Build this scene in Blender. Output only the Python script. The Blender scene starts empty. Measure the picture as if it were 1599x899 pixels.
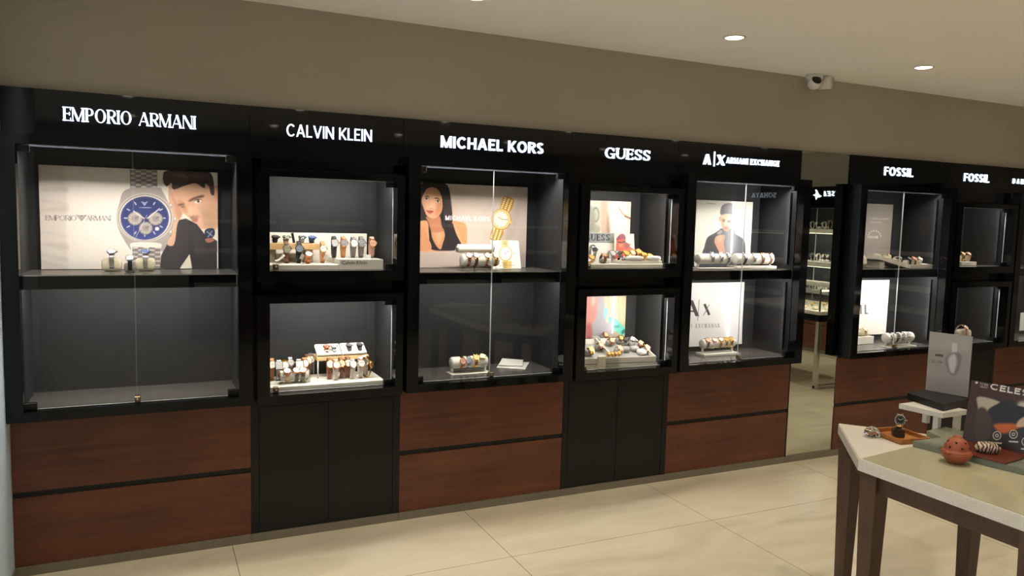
import bpy, math, random
import numpy as np
from mathutils import Vector, Matrix
random.seed(7)
PI = math.pi
scene = bpy.context.scene
COL = scene.collection

# ------------------------------------------------------------------ camera
F_PX, YAW, PITCH, ROLL = 1203.9, math.radians(25.387), math.radians(-5.249), math.radians(1.4957)
CAM_POS = Vector((0.0, -3.778, 1.6))
_cy, _sy, _cp, _sp = math.cos(YAW), math.sin(YAW), math.cos(PITCH), math.sin(PITCH)
FWD = Vector((_sy * _cp, _cy * _cp, _sp))
_r0 = Vector((_cy, -_sy, 0)); _u0 = _r0.cross(FWD)
RGT = math.cos(ROLL) * _r0 + math.sin(ROLL) * _u0
UPV = -math.sin(ROLL) * _r0 + math.cos(ROLL) * _u0
cam = bpy.data.cameras.new('camera')
cam.sensor_width = 36.0
cam.lens = F_PX / 1599 * 36.0
cam.clip_start = 0.02
camo = bpy.data.objects.new('camera', cam)
COL.objects.link(camo)
camo.matrix_world = Matrix(((RGT.x, UPV.x, -FWD.x, CAM_POS.x), (RGT.y, UPV.y, -FWD.y, CAM_POS.y),
                            (RGT.z, UPV.z, -FWD.z, CAM_POS.z), (0, 0, 0, 1)))
scene.camera = camo

# ------------------------------------------------------------------ world, exposure
w = bpy.data.worlds.new('world'); scene.world = w; w.use_nodes = True
w.node_tree.nodes['Background'].inputs[0].default_value = (0.75, 0.85, 1.0, 1)
w.node_tree.nodes['Background'].inputs[1].default_value = 2.7  # cool fill light, let in by the added west window
vs = scene.view_settings
vs.view_transform = 'Standard'; vs.look = 'None'; vs.gamma = 1.0; vs.use_curve_mapping = False
vs.exposure = 0.0

CEIL = 2.552
LAMP_W = 4.5          # ceiling downlight power
LAMP_COL = (1.0, 0.88, 0.71)
LED_COL = (1.0, 0.95, 0.88)
# ceiling lamps stand on a grid: (x, y)
LAMPS = [(x, y) for y in (-0.575, -2.1, -3.7, -5.3) for x in (-0.13, 1.31, 2.75, 4.19, 5.63, 7.0)]
# light of the show cases, one number per compartment (watts of its LED strip)
LED_W = dict(chrono_up=7.6, chrono_low=5.2, narrow_up=4.7, narrow_low=5.6, woman_up=9.0, woman_low=3.8,
             small_up=3.1, small_low=3.6, jacket_up=6.6, jacket_low=2.9, past_up=2.6, past_low=4.4,
             end_up=1.5, end_low=1.5, edge_up=2.4, edge_low=2.4)


def ray(px, py):
    return (FWD * F_PX + RGT * (px - 799.5) - UPV * (py - 449.5))


def at(px, py, Y):
    d = ray(px, py); t = (Y - CAM_POS.y) / d.y
    return CAM_POS + d * t


def on(px, py, z):
    d = ray(px, py); t = (z - CAM_POS.z) / d.z
    return CAM_POS + d * t


def atx(px, py, X):
    d = ray(px, py); return CAM_POS + d * (X / d.x)


# ------------------------------------------------------------------ materials
def lin(c):
    return tuple(((v / 255) / 12.92 if v / 255 <= 0.04045 else ((v / 255 + 0.055) / 1.055) ** 2.4) for v in c)


MATS = {}


def mat(name, col, rough=0.5, metal=0.0, spec=0.5, noise=0.0, scale=20.0, bump=0.0, emis=None, estr=0.0, trans=0.0, coat=0.0):
    if name in MATS: return MATS[name]
    m = bpy.data.materials.new(name); m.use_nodes = True
    nt = m.node_tree; b = nt.nodes['Principled BSDF']
    c = lin(col)
    b.inputs['Base Color'].default_value = (*c, 1)
    b.inputs['Roughness'].default_value = rough
    b.inputs['Metallic'].default_value = metal
    b.inputs['Specular IOR Level'].default_value = spec
    b.inputs['Transmission Weight'].default_value = trans
    b.inputs['Coat Weight'].default_value = coat
    if emis:
        b.inputs['Emission Color'].default_value = (*lin(emis), 1)
        b.inputs['Emission Strength'].default_value = estr
    if noise or bump:
        tc = nt.nodes.new('ShaderNodeTexCoord'); n = nt.nodes.new('ShaderNodeTexNoise')
        n.inputs['Scale'].default_value = scale; n.inputs['Detail'].default_value = 4
        nt.links.new(tc.outputs['Object'], n.inputs['Vector'])
        if noise:
            r = nt.nodes.new('ShaderNodeValToRGB')
            r.color_ramp.elements[0].position = 0.3; r.color_ramp.elements[1].position = 0.7
            r.color_ramp.elements[0].color = (*[v * (1 - noise) for v in c], 1)
            r.color_ramp.elements[1].color = (*[min(1, v * (1 + noise)) for v in c], 1)
            nt.links.new(n.outputs['Fac'], r.inputs['Fac']); nt.links.new(r.outputs['Color'], b.inputs['Base Color'])
        if bump:
            bp = nt.nodes.new('ShaderNodeBump'); bp.inputs['Strength'].default_value = bump; bp.inputs['Distance'].default_value = 0.002
            nt.links.new(n.outputs['Fac'], bp.inputs['Height']); nt.links.new(bp.outputs['Normal'], b.inputs['Normal'])
    MATS[name] = m
    return m


def mat_glass(name, tint=(0.97, 0.98, 0.98), ior=1.45, gain=1.0):
    m = bpy.data.materials.new(name); m.use_nodes = True; nt = m.node_tree; nt.nodes.clear()
    o = nt.nodes.new('ShaderNodeOutputMaterial'); mix = nt.nodes.new('ShaderNodeMixShader')
    t = nt.nodes.new('ShaderNodeBsdfTransparent'); g = nt.nodes.new('ShaderNodeBsdfGlossy'); f = nt.nodes.new('ShaderNodeFresnel')
    t.inputs[0].default_value = (*tint, 1); g.inputs['Roughness'].default_value = 0.0
    g.inputs['Color'].default_value = (gain, gain, gain, 1)
    # same reflectance seen from either side of the sheet
    geo = nt.nodes.new('ShaderNodeNewGeometry'); mr = nt.nodes.new('ShaderNodeMath'); mr.operation = 'MULTIPLY_ADD'
    mr.inputs[1].default_value = 1 / ior - ior; mr.inputs[2].default_value = ior
    nt.links.new(geo.outputs['Backfacing'], mr.inputs[0]); nt.links.new(mr.outputs[0], f.inputs[0])
    nt.links.new(f.outputs[0], mix.inputs[0]); nt.links.new(t.outputs[0], mix.inputs[1]); nt.links.new(g.outputs[0], mix.inputs[2])
    nt.links.new(mix.outputs[0], o.inputs[0])
    MATS[name] = m
    return m


def mat_wood(name, c1, c2, rough=0.42, sc=(1.6, 30, 30)):
    m = bpy.data.materials.new(name); m.use_nodes = True; nt = m.node_tree; b = nt.nodes['Principled BSDF']
    tc = nt.nodes.new('ShaderNodeTexCoord'); mp = nt.nodes.new('ShaderNodeMapping'); mp.inputs['Scale'].default_value = sc
    n1 = nt.nodes.new('ShaderNodeTexNoise'); n1.inputs['Scale'].default_value = 1.0; n1.inputs['Detail'].default_value = 8; n1.inputs['Roughness'].default_value = 0.62
    n1.inputs['Distortion'].default_value = 0.6
    mp2 = nt.nodes.new('ShaderNodeMapping'); mp2.inputs['Scale'].default_value = (sc[0] * 1.1, sc[1] * 0.16, sc[2] * 0.16)
    n2 = nt.nodes.new('ShaderNodeTexNoise'); n2.inputs['Scale'].default_value = 1.6; n2.inputs['Detail'].default_value = 3
    r = nt.nodes.new('ShaderNodeValToRGB'); r.color_ramp.elements[0].position = 0.32; r.color_ramp.elements[1].position = 0.70
    r.color_ramp.elements[0].color = (*lin(c1), 1); r.color_ramp.elements[1].color = (*lin(c2), 1)
    mx = nt.nodes.new('ShaderNodeMath'); mx.operation = 'MULTIPLY_ADD'; mx.inputs[1].default_value = 0.55
    nt.links.new(tc.outputs['Object'], mp.inputs[0]); nt.links.new(tc.outputs['Object'], mp2.inputs[0])
    nt.links.new(mp.outputs[0], n1.inputs['Vector']); nt.links.new(mp2.outputs[0], n2.inputs['Vector'])
    sc2 = nt.nodes.new('ShaderNodeMath'); sc2.operation = 'MULTIPLY'; sc2.inputs[1].default_value = 0.45
    nt.links.new(n2.outputs['Fac'], sc2.inputs[0]); nt.links.new(n1.outputs['Fac'], mx.inputs[0]); nt.links.new(sc2.outputs[0], mx.inputs[2])
    nt.links.new(mx.outputs[0], r.inputs['Fac']); nt.links.new(r.outputs[0], b.inputs['Base Color'])
    b.inputs['Roughness'].default_value = rough
    bp = nt.nodes.new('ShaderNodeBump'); bp.inputs['Strength'].default_value = 0.08; bp.inputs['Distance'].default_value = 0.001
    nt.links.new(n1.outputs['Fac'], bp.inputs['Height']); nt.links.new(bp.outputs[0], b.inputs['Normal'])
    MATS[name] = m
    return m


def mat_floor():
    m = bpy.data.materials.new('polished_marble_tile'); m.use_nodes = True; nt = m.node_tree; b = nt.nodes['Principled BSDF']
    N = nt.nodes.new; L = nt.links.new
    tc = N('ShaderNodeTexCoord'); sep = N('ShaderNodeSeparateXYZ'); L(tc.outputs['Object'], sep.inputs[0])
    def seam(out, off, size):
        a = N('ShaderNodeMath'); a.operation = 'SUBTRACT'; a.inputs[1].default_value = off - size * 20; L(out, a.inputs[0])
        p = N('ShaderNodeMath'); p.operation = 'PINGPONG'; p.inputs[1].default_value = size / 2; L(a.outputs[0], p.inputs[0])
        s = N('ShaderNodeMath'); s.operation = 'LESS_THAN'; s.inputs[1].default_value = 0.0016; L(p.outputs[0], s.inputs[0])
        return s.outputs[0]
    sx = seam(sep.outputs['X'], 0.3465, 1.192); sy = seam(sep.outputs['Y'], -0.612, 1.192)
    mxm = N('ShaderNodeMath'); mxm.operation = 'MAXIMUM'; L(sx, mxm.inputs[0]); L(sy, mxm.inputs[1])
    mp = N('ShaderNodeMapping'); mp.inputs['Scale'].default_value = (0.9, 2.6, 1); mp.inputs['Rotation'].default_value = (0, 0, 0.5)
    L(tc.outputs['Object'], mp.inputs[0])
    n = N('ShaderNodeTexNoise'); n.inputs['Scale'].default_value = 1.3; n.inputs['Detail'].default_value = 7; n.inputs['Distortion'].default_value = 1.2
    L(mp.outputs[0], n.inputs['Vector'])
    r = N('ShaderNodeValToRGB'); e = r.color_ramp.elements
    e[0].position = 0.30; e[0].color = (*lin((188, 177, 152)), 1); e[1].position = 0.72; e[1].color = (*lin((210, 201, 178)), 1)
    v = r.color_ramp.elements.new(0.5); v.color = (*lin((201, 191, 166)), 1)
    L(n.outputs['Fac'], r.inputs['Fac'])
    mix = N('ShaderNodeMix'); mix.data_type = 'RGBA'; mix.inputs['B'].default_value = (*lin((122, 108, 84)), 1)
    L(mxm.outputs[0], mix.inputs['Factor']); L(r.outputs[0], mix.inputs['A']); L(mix.outputs['Result'], b.inputs['Base Color'])
    b.inputs['Roughness'].default_value = 0.12; b.inputs['Specular IOR Level'].default_value = 0.5
    n2 = N('ShaderNodeTexNoise'); n2.inputs['Scale'].default_value = 5.0
    L(tc.outputs['Object'], n2.inputs['Vector'])
    bp = N('ShaderNodeBump'); bp.inputs['Strength'].default_value = 0.06; bp.inputs['Distance'].default_value = 0.004
    L(n2.outputs['Fac'], bp.inputs['Height']); L(bp.outputs[0], b.inputs['Normal'])
    return m


def mat_terrazzo():
    m = bpy.data.materials.new('speckled_white_quartz'); m.use_nodes = True; nt = m.node_tree; b = nt.nodes['Principled BSDF']
    tc = nt.nodes.new('ShaderNodeTexCoord'); v = nt.nodes.new('ShaderNodeTexVoronoi'); v.inputs['Scale'].default_value = 150
    r = nt.nodes.new('ShaderNodeValToRGB'); r.color_ramp.elements[0].position = 0.10; r.color_ramp.elements[1].position = 0.26
    r.color_ramp.elements[0].color = (*lin((184, 172, 152)), 1); r.color_ramp.elements[1].color = (*lin((222, 216, 204)), 1)
    nt.links.new(tc.outputs['Object'], v.inputs['Vector']); nt.links.new(v.outputs['Distance'], r.inputs['Fac'])
    nt.links.new(r.outputs[0], b.inputs['Base Color']); b.inputs['Roughness'].default_value = 0.25
    return m


def mat_vcol(name, rough=0.35, coat=0.0):
    m = bpy.data.materials.new(name); m.use_nodes = True; nt = m.node_tree; b = nt.nodes['Principled BSDF']
    a = nt.nodes.new('ShaderNodeVertexColor'); a.layer_name = 'print'
    nt.links.new(a.outputs['Color'], b.inputs['Base Color']); b.inputs['Roughness'].default_value = rough
    b.inputs['Coat Weight'].default_value = coat; b.inputs['Coat Roughness'].default_value = 0.03
    MATS[name] = m
    return m


GLOSS = mat('black_gloss_laminate', (11, 13, 17), 0.035, spec=0.36, noise=0.06, scale=3)
FRAME = mat('black_lacquered_frame', (10, 12, 15), 0.07, spec=0.28, noise=0.05, scale=5)
SATIN = mat('black_satin_board', (22, 22, 22), 0.38, spec=0.3, noise=0.05, scale=4)
LINER = mat('charcoal_case_lining', (36, 37, 39), 0.55, spec=0.18, noise=0.05, scale=5)
SHELFM = mat('grey_shelf_laminate', (84, 82, 79), 0.22, spec=0.5, noise=0.05, scale=6)
WOOD = mat_wood('walnut_drawer_veneer', (74, 36, 21), (116, 64, 38))
PLINTHM = mat('brushed_bronze_kickboard', (126, 118, 102), 0.4, metal=0.15, noise=0.06, scale=12)
FLOORM = mat_floor()
WALLM = mat('taupe_wall_paint', (170, 161, 146), 0.75, spec=0.2, noise=0.02, scale=2)
CEILM = mat('cream_ceiling_paint', (250, 247, 243), 0.8, spec=0.2, noise=0.015, scale=2)
COOLW = mat('cool_white_wall_paint', (206, 226, 246), 0.6, noise=0.02, scale=2)
GLASS = mat_glass('clear_door_glass', gain=1.0)
EDGE = mat('polished_glass_edge', (222, 226, 224), 0.2, spec=0.8, metal=0.1, noise=0.05)
TRIM = mat('bright_aluminium_trim', (214, 214, 210), 0.22, metal=0.9, noise=0.04)
CHROME = mat('polished_chrome', (205, 205, 205), 0.12, metal=1.0, noise=0.03)
BRASS = mat('aged_brass', (142, 124, 92), 0.35, metal=1.0, noise=0.1)
BLACKP = mat('black_plastic', (10, 10, 11), 0.4, noise=0.05)
WHITEP = mat('white_plastic', (222, 218, 208), 0.45, noise=0.03)
CREAM = mat('cream_suede', (214, 203, 178), 0.85, spec=0.2, noise=0.08, scale=120, bump=0.15)
WHITEC = mat('white_leatherette', (226, 222, 212), 0.55, noise=0.04, scale=90, bump=0.1)
GREYC = mat('grey_felt', (150, 147, 142), 0.9, spec=0.15, noise=0.12, scale=160, bump=0.2)
GREYP = mat('warm_grey_display_board', (168, 161, 146), 0.5, noise=0.04, scale=30)
WHITEB = mat('white_display_board', (222, 217, 205), 0.42, noise=0.03, scale=30)
OAK = mat_wood('pale_oak', (196, 158, 104), (224, 190, 138), 0.5, (14, 80, 80))
TRAYW = mat_wood('honey_wood', (140, 84, 38), (188, 124, 62), 0.4, (18, 90, 90))
ACRYL = mat_glass('clear_acrylic', (0.93, 0.95, 0.93), 1.45)
SIGNM = mat('lit_sign_letters', (235, 242, 255), 0.5, emis=(214, 230, 255), estr=2.6, noise=0.01)
LEDM = mat('led_strip_diffuser', (255, 244, 226), 0.5, emis=(255, 242, 222), estr=3.0, noise=0.01)
POSTM = mat('led_post_diffuser', (240, 236, 226), 0.5, emis=(255, 246, 232), estr=0.9, noise=0.01)
LAMPM = mat('downlight_diffuser', (255, 248, 235), 0.5, emis=(255, 240, 214), estr=14.0, noise=0.01)
PAPER = mat('white_paper', (236, 234, 226), 0.7, noise=0.02)
MIRROR = mat('silvered_mirror', (214, 218, 206), 0.0, metal=1.0)
PRINT = mat_vcol('printed_sheet', 0.4)
PRINTG = mat_vcol('glossy_printed_sheet', 0.28, 0.6)


# ------------------------------------------------------------------ mesh builder
class MB:
    def __init__(self): self.v = []; self.f = []; self.m = []; self.s = []

    def add(self, vs, fs, mi=0, M=None, smooth=False):
        b = len(self.v)
        self.v += [tuple(M @ Vector(p)) if M else tuple(p) for p in vs]
        for f in fs:
            self.f.append(tuple(i + b for i in f)); self.m.append(mi); self.s.append(smooth)
        return self

    def box(self, x0, x1, y0, y1, z0, z1, mi=0, M=None, bev=0.0):
        if bev <= 0:
            vs = [(x, y, z) for z in (z0, z1) for y in (y0, y1) for x in (x0, x1)]
            fs = [(0, 2, 3, 1), (4, 5, 7, 6), (0, 1, 5, 4), (2, 6, 7, 3), (0, 4, 6, 2), (1, 3, 7, 5)]
            return self.add(vs, fs, mi, M)
        b = min(bev, (x1 - x0) / 2.1, (y1 - y0) / 2.1, (z1 - z0) / 2.1)
        X = (x0, x1); Y = (y0, y1); Z = (z0, z1); vs = []; idx = {}
        for i in (0, 1):
            for j in (0, 1):
                for k in (0, 1):
                    sx, sy, sz = (1 - 2 * i), (1 - 2 * j), (1 - 2 * k)
                    for a in range(3):
                        p = [X[i] + sx * b, Y[j] + sy * b, Z[k] + sz * b]
                        p[a] = (X[i], Y[j], Z[k])[a]
                        idx[i, j, k, a] = len(vs); vs.append(tuple(p))
        fs = []
        for a in range(3):
            o = [q for q in range(3) if q != a]
            for s in (0, 1):
                q = []
                for (u, w_) in ((0, 0), (1, 0), (1, 1), (0, 1)):
                    c = [0, 0, 0]; c[a] = s; c[o[0]] = u; c[o[1]] = w_
                    q.append(idx[c[0], c[1], c[2], a])
                fs.append(q)
        for a in range(3):
            o = [q for q in range(3) if q != a]
            for u in (0, 1):
                for w_ in (0, 1):
                    c0 = [0, 0, 0]; c0[o[0]] = u; c0[o[1]] = w_; c1 = list(c0); c1[a] = 1
                    fs.append([idx[(*c0, o[0])], idx[(*c1, o[0])], idx[(*c1, o[1])], idx[(*c0, o[1])]])
        for c in [(i, j, k) for i in (0, 1) for j in (0, 1) for k in (0, 1)]:
            fs.append([idx[(*c, 0)], idx[(*c, 1)], idx[(*c, 2)]])
        cen = Vector(((x0 + x1) / 2, (y0 + y1) / 2, (z0 + z1) / 2)); out = []
        for f in fs:
            P = [Vector(vs[i]) for i in f]; n = (P[1] - P[0]).cross(P[2] - P[0])
            out.append(tuple(f) if n.dot(sum(P, Vector()) / len(P) - cen) > 0 else tuple(reversed(f)))
        return self.add(vs, out, mi, M)

    def lathe(self, prof, n=24, mi=0, M=None, smooth=True, cap=True):
        vs = []; fs = []
        for r, z in prof:
            for i in range(n):
                a = 2 * PI * i / n; vs.append((r * math.cos(a), r * math.sin(a), z))
        for k in range(len(prof) - 1):
            for i in range(n):
                j = (i + 1) % n; fs.append((k * n + i, k * n + j, (k + 1) * n + j, (k + 1) * n + i))
        if cap:
            fs.append(tuple(reversed(range(n)))); fs.append(tuple(range((len(prof) - 1) * n, len(prof) * n)))
        return self.add(vs, fs, mi, M, smooth)

    def prism(self, poly, z0, z1, mi=0, M=None, side=None):
        n = len(poly); vs = [(x, y, z0) for x, y in poly] + [(x, y, z1) for x, y in poly]
        self.add(vs, [tuple(reversed(range(n))), tuple(range(n, 2 * n))], mi, M)
        b = len(self.v) - 2 * n
        for i in range(n):
            j = (i + 1) % n; self.f.append((b + i, b + j, b + n + j, b + n + i)); self.m.append(mi if side is None else side); self.s.append(False)
        return self

    def tube(self, pts, r, n=8, mi=0, M=None):
        pts = [Vector(p) for p in pts]; vs = []; fs = []
        for k, p in enumerate(pts):
            t = (pts[min(k + 1, len(pts) - 1)] - pts[max(k - 1, 0)]).normalized()
            a = t.cross(Vector((0, 0, 1)) if abs(t.z) < 0.9 else Vector((1, 0, 0))).normalized(); b = t.cross(a)
            rr = r[k] if isinstance(r, (list, tuple)) else r
            for i in range(n):
                q = 2 * PI * i / n; vs.append(tuple(p + a * (rr * math.cos(q)) + b * (rr * math.sin(q))))
        for k in range(len(pts) - 1):
            for i in range(n):
                j = (i + 1) % n; fs.append((k * n + i, (k + 1) * n + i, (k + 1) * n + j, k * n + j))
        fs.append(tuple(range(n))); fs.append(tuple(reversed(range((len(pts) - 1) * n, len(pts) * n))))
        return self.add(vs, fs, mi, M, True)

    def mesh(self, name, mats):
        me = bpy.data.meshes.new(name); me.from_pydata(self.v, [], self.f)
        for m in (mats if isinstance(mats, (list, tuple)) else [mats]): me.materials.append(m)
        me.polygons.foreach_set('material_index', self.m); me.polygons.foreach_set('use_smooth', self.s); me.update()
        return me

    def build(self, name, mats, parent=None, loc=None):
        return put(name, self.mesh(name, mats), parent, loc)


def put(name, me, parent=None, loc=None):
    o = bpy.data.objects.new(name, me); COL.objects.link(o)
    if parent is not None: o.parent = parent
    if loc is not None: o.location = loc
    return o


def tag(o, label, cat, group=None):
    o['label'] = label; o['category'] = cat
    if group: o['group'] = group
    return o


def thing(name, label, cat, loc=(0, 0, 0), rz=0.0, group=None, rot=None):
    o = bpy.data.objects.new(name, None); COL.objects.link(o)
    o.empty_display_size = 0.05; o.location = loc
    o.rotation_euler = rot if rot else (0, 0, rz)
    return tag(o, label, cat, group)


def struct(name, mb, mats):
    o = mb.build(name, mats); o['kind'] = 'structure'
    return o


def area(name, loc, sx, sy, power, col, rot, parent=None, shape='RECTANGLE', spread=PI):
    l = bpy.data.lights.new(name, 'AREA'); l.shape = shape; l.size = sx; l.size_y = sy; l.energy = power; l.color = col; l.spread = spread
    o = bpy.data.objects.new(name, l); COL.objects.link(o); o.location = loc; o.rotation_euler = rot
    if parent: o.parent = parent
    return o


def T(x=0, y=0, z=0): return Matrix.Translation((x, y, z))
def RX(a): return Matrix.Rotation(a, 4, 'X')
def RY(a): return Matrix.Rotation(a, 4, 'Y')
def RZ(a): return Matrix.Rotation(a, 4, 'Z')


# ------------------------------------------------------------------ lettering
def arc(cx, cy, rx, ry, a0, a1, T_, t_, n=14):
    pts = []
    for i in range(n + 1):
        a = math.radians(a0 + (a1 - a0) * i / n); pts.append(a)
    out = []
    for a, b in zip(pts, pts[1:]):
        q = []
        for ang, sgn in ((a, 1), (b, 1), (b, -1), (a, -1)):
            w_ = t_ + (T_ - t_) * math.cos(ang) ** 2
            nx, ny = math.cos(ang) / rx, math.sin(ang) / ry; l = math.hypot(nx, ny)
            q.append((cx + rx * math.cos(ang) + sgn * w_ / 2 * nx / l, cy + ry * math.sin(ang) + sgn * w_ / 2 * ny / l))
        out.append(q)
    return out


def seg(x0, y0, x1, y1, wd):
    # a stroke cut level at both ends when it is steep, cut plumb when it is flat
    if abs(y1 - y0) > abs(x1 - x0) * 0.4:
        l = math.hypot(x1 - x0, y1 - y0); h = wd / 2 * l / abs(y1 - y0)
        return [[(x0 - h, y0), (x0 + h, y0), (x1 + h, y1), (x1 - h, y1)]]
    h = wd / 2
    return [[(x0, y0 - h), (x1, y1 - h), (x1, y1 + h), (x0, y0 + h)]]


LW = dict(A=.82, B=.66, C=.78, D=.78, E=.58, F=.55, G=.82, H=.74, I=.0, K=.72, L=.54, M=.92, N=.78, O=.86, P=.62, R=.68, S=.60, T=.66, U=.74, V=.8, W=1.1, X=.76, Y=.74)


def glyph(ch, w, T_, t_, ser=0.0):
    H = T_ / 2; h = t_ / 2; P = []
    def v(x, th=T_, s0=True, s1=True):
        q = seg(x, 0, x, 1, th)
        if ser:
            if s0: q += seg(x - th / 2 - ser, h, x + th / 2 + ser, h, t_)
            if s1: q += seg(x - th / 2 - ser, 1 - h, x + th / 2 + ser, 1 - h, t_)
        return q
    x1 = w
    if ch == 'I': P = v(H)
    elif ch in 'EFL':
        P = v(H, s0=True, s1=True)
        if ch != 'F': P += seg(H, h, x1, h, t_)
        if ch != 'L': P += seg(H, 1 - h, x1, 1 - h, t_) + seg(H, .52, x1 * .86, .52, t_)
        if ser:
            if ch != 'F': P += seg(x1 - h, 0, x1 - h, .22, t_)
            if ch != 'L': P += seg(x1 - h, .78, x1 - h, 1, t_) + seg(x1 * .86 - h, .40, x1 * .86 - h, .64, t_)
    elif ch == 'M':
        th = t_ if ser else T_
        P = v(th / 2, th) + v(x1 - H, T_) + seg(th / 2, 1, x1 * .5, .02, T_) + seg(x1 * .5, .02, x1 - H, 1, th)
    elif ch == 'N':
        th = t_ if ser else T_
        P = v(th / 2, th, True, False) + v(x1 - th / 2, th, False, True) + seg(th / 2 + (H - th / 2), 1, x1 - th / 2 - (H - th / 2), 0, T_)
    elif ch in 'PRB':
        P = v(H)
        yb = .46 if ch != 'B' else .52
        r = (1 - yb) / 2; cx = x1 * .5
        P += seg(H, 1 - h, cx, 1 - h, t_) + seg(H, yb + h, cx, yb + h, t_) + arc(cx, yb + r, x1 * (.92 if ch == 'B' else 1) - H - cx, r - h, -90, 90, T_, t_)
        if ch == 'R': P += seg(x1 * .48, yb, x1 - H * .6, 0, T_)
        if ch == 'B':
            P += seg(H, h, cx, h, t_) + arc(cx, yb / 2, x1 - H - cx, yb / 2 - h, -90, 90, T_, t_)
    elif ch == 'O': P = arc(w / 2, .5, w / 2 - H, .5 - h + .01, 0, 360, T_, t_, 36)
    elif ch in 'CG':
        P = arc(w * .54, .5, w * .54 - H, .5 - h + .01, 42, 318, T_, t_, 30)
        if ch == 'C' and ser: P += seg(w * .92, .66, w * .92, .92, t_)
        if ch == 'G':
            P += seg(w - H, .0 if ser else .12, w - H, .46, T_) + seg(w * .58, .46 - h, w + (ser if ser else 0), .46 - h, t_)
            if ser: P += seg(w * .90, .68, w * .90, .95, t_)
    elif ch == 'A':
        th = t_ if ser else T_
        P = seg(th / 2, 0, w / 2, 1, th) + seg(w / 2, 1, w - H, 0, T_) + seg(w * .2, .31, w * .8, .31, t_)
        if ser: P += seg(-ser * .5, h, th + ser, h, t_) + seg(w - T_ - ser, h, w + ser * .6, h, t_)
    elif ch == 'V': P = seg(H, 1, w / 2, 0, T_) + seg(w / 2, 0, w - H, 1, t_ if ser else T_)
    elif ch == 'W': P = seg(H, 1, w * .27, 0, T_) + seg(w * .27, 0, w * .5, .9, t_) + seg(w * .5, .9, w * .73, 0, T_) + seg(w * .73, 0, w - H, 1, t_)
    elif ch == 'X':
        th = t_ if ser else T_
        P = seg(H, 1, w - H, 0, T_) + seg(th / 2, 0, w - th / 2, 1, th)
        if ser: P += seg(0, 1 - h, T_ + ser, 1 - h, t_) + seg(w - T_ - ser, h, w, h, t_) + seg(-ser * .3, h, ser, h, t_) + seg(w - ser, 1 - h, w, 1 - h, t_)
    elif ch == 'K':
        P = v(H) + seg(T_ * .8, .36, w - H, 1, t_ if ser else T_) + seg(w * .34, .52, w - H, 0, T_)
    elif ch == 'H': P = v(H) + v(w - H) + seg(H, .5, w - H, .5, t_)
    elif ch == 'D':
        cx = w * .42
        P = v(H) + seg(H, 1 - h, cx, 1 - h, t_) + seg(H, h, cx, h, t_) + arc(cx, .5, w - H - cx, .5 - h, -90, 90, T_, t_, 20)
    elif ch == 'T': P = v(w / 2, T_, True, False) + seg(0, 1 - h, w, 1 - h, t_)
    elif ch == 'U':
        th = t_ if ser else T_; r = w / 2 - H / 2 - th / 4
        P = seg(H, .36, H, 1, T_) + seg(w - th / 2, .36, w - th / 2, 1, th) + arc(w / 2 + (H - th / 2) / 2, .36, r, .36 - h, 180, 360, T_ if not ser else (T_ + th) / 2, t_, 18)
        if ser: P += seg(-ser, 1 - h, T_ + ser, 1 - h, t_) + seg(w - th - ser, 1 - h, w + ser, 1 - h, t_)
    elif ch == 'S':
        rx = w / 2 - H; r = .25 + .0
        P = arc(w / 2, .74, rx, .26 - h, 25, 270, T_, t_, 18) + arc(w / 2, .26, rx, .26 - h, 90, -155, T_, t_, 18)
        P += [[(w / 2, .48 - h), (w / 2 + .001, .48 - h), (w / 2 + .001, .52 + h), (w / 2, .52 + h)]]
        if ser: P += seg(w * .93, .70, w * .93, .95, t_) + seg(w * .07, .05, w * .07, .30, t_)
    elif ch == 'Y': P = seg(H, 1, w / 2, .45, T_) + seg(w / 2, .45, w - H, 1, t_) + seg(w / 2, 0, w / 2, .5, T_)
    elif ch == '|': P = seg(t_ / 2, -.22, t_ / 2, 1.22, t_)
    elif ch == '.': P = [[(0, 0), (T_, 0), (T_, T_), (0, T_)]]
    elif ch == '-': P = seg(0, .45, w, .45, t_)
    return P


def text_polys(txt, width, T_=.16, t_=.16, ser=0.0, gap=.16, space=.42, split=False):
    """polygons of a line of capitals, cap height 1, laid out to the given width"""
    lets = [c for c in txt]
    fixed = 0; var = 0
    for i, c in enumerate(lets):
        if c == ' ': fixed += space
        elif c in 'I|.': fixed += T_ if c != '|' else t_
        else: var += LW.get(c, .6)
        if i < len(lets) - 1 and c != ' ' and lets[i + 1] != ' ': fixed += gap
    k = (width - fixed) / var
    x = 0; out = []; words = [[]]
    for i, c in enumerate(lets):
        if c == ' ': x += space; words.append([]); continue
        wd = T_ if c in 'I.' else (t_ if c == '|' else LW.get(c, .6) * k)
        g = [[(px + x, py) for px, py in q] for q in glyph(c, wd, T_, t_, ser)]; out += g; words[-1] += g
        x += wd
        if i < len(lets) - 1 and lets[i + 1] != ' ': x += gap
    return words if split else out


def letter_mesh(mb, polys, x0, z0, h, y0, y1, mi=0, shear=0.0):
    """raised letters on a plane facing -Y"""
    for q in polys:
        p = [(x0 + (a + shear * b) * h, z0 + b * h) for a, b in q]
        ar = sum(p[i][0] * p[(i + 1) % len(p)][1] - p[(i + 1) % len(p)][0] * p[i][1] for i in range(len(p)))
        if ar < 0: p = p[::-1]
        n = len(p); vs = [(x, y0, z) for x, z in p] + [(x, y1, z) for x, z in p]
        fs = [tuple(range(n)), tuple(reversed(range(n, 2 * n)))]
        fs += [(i, n + i, n + (i + 1) % n, (i + 1) % n) for i in range(n)]
        mb.add(vs, fs, mi)
    return mb
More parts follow.
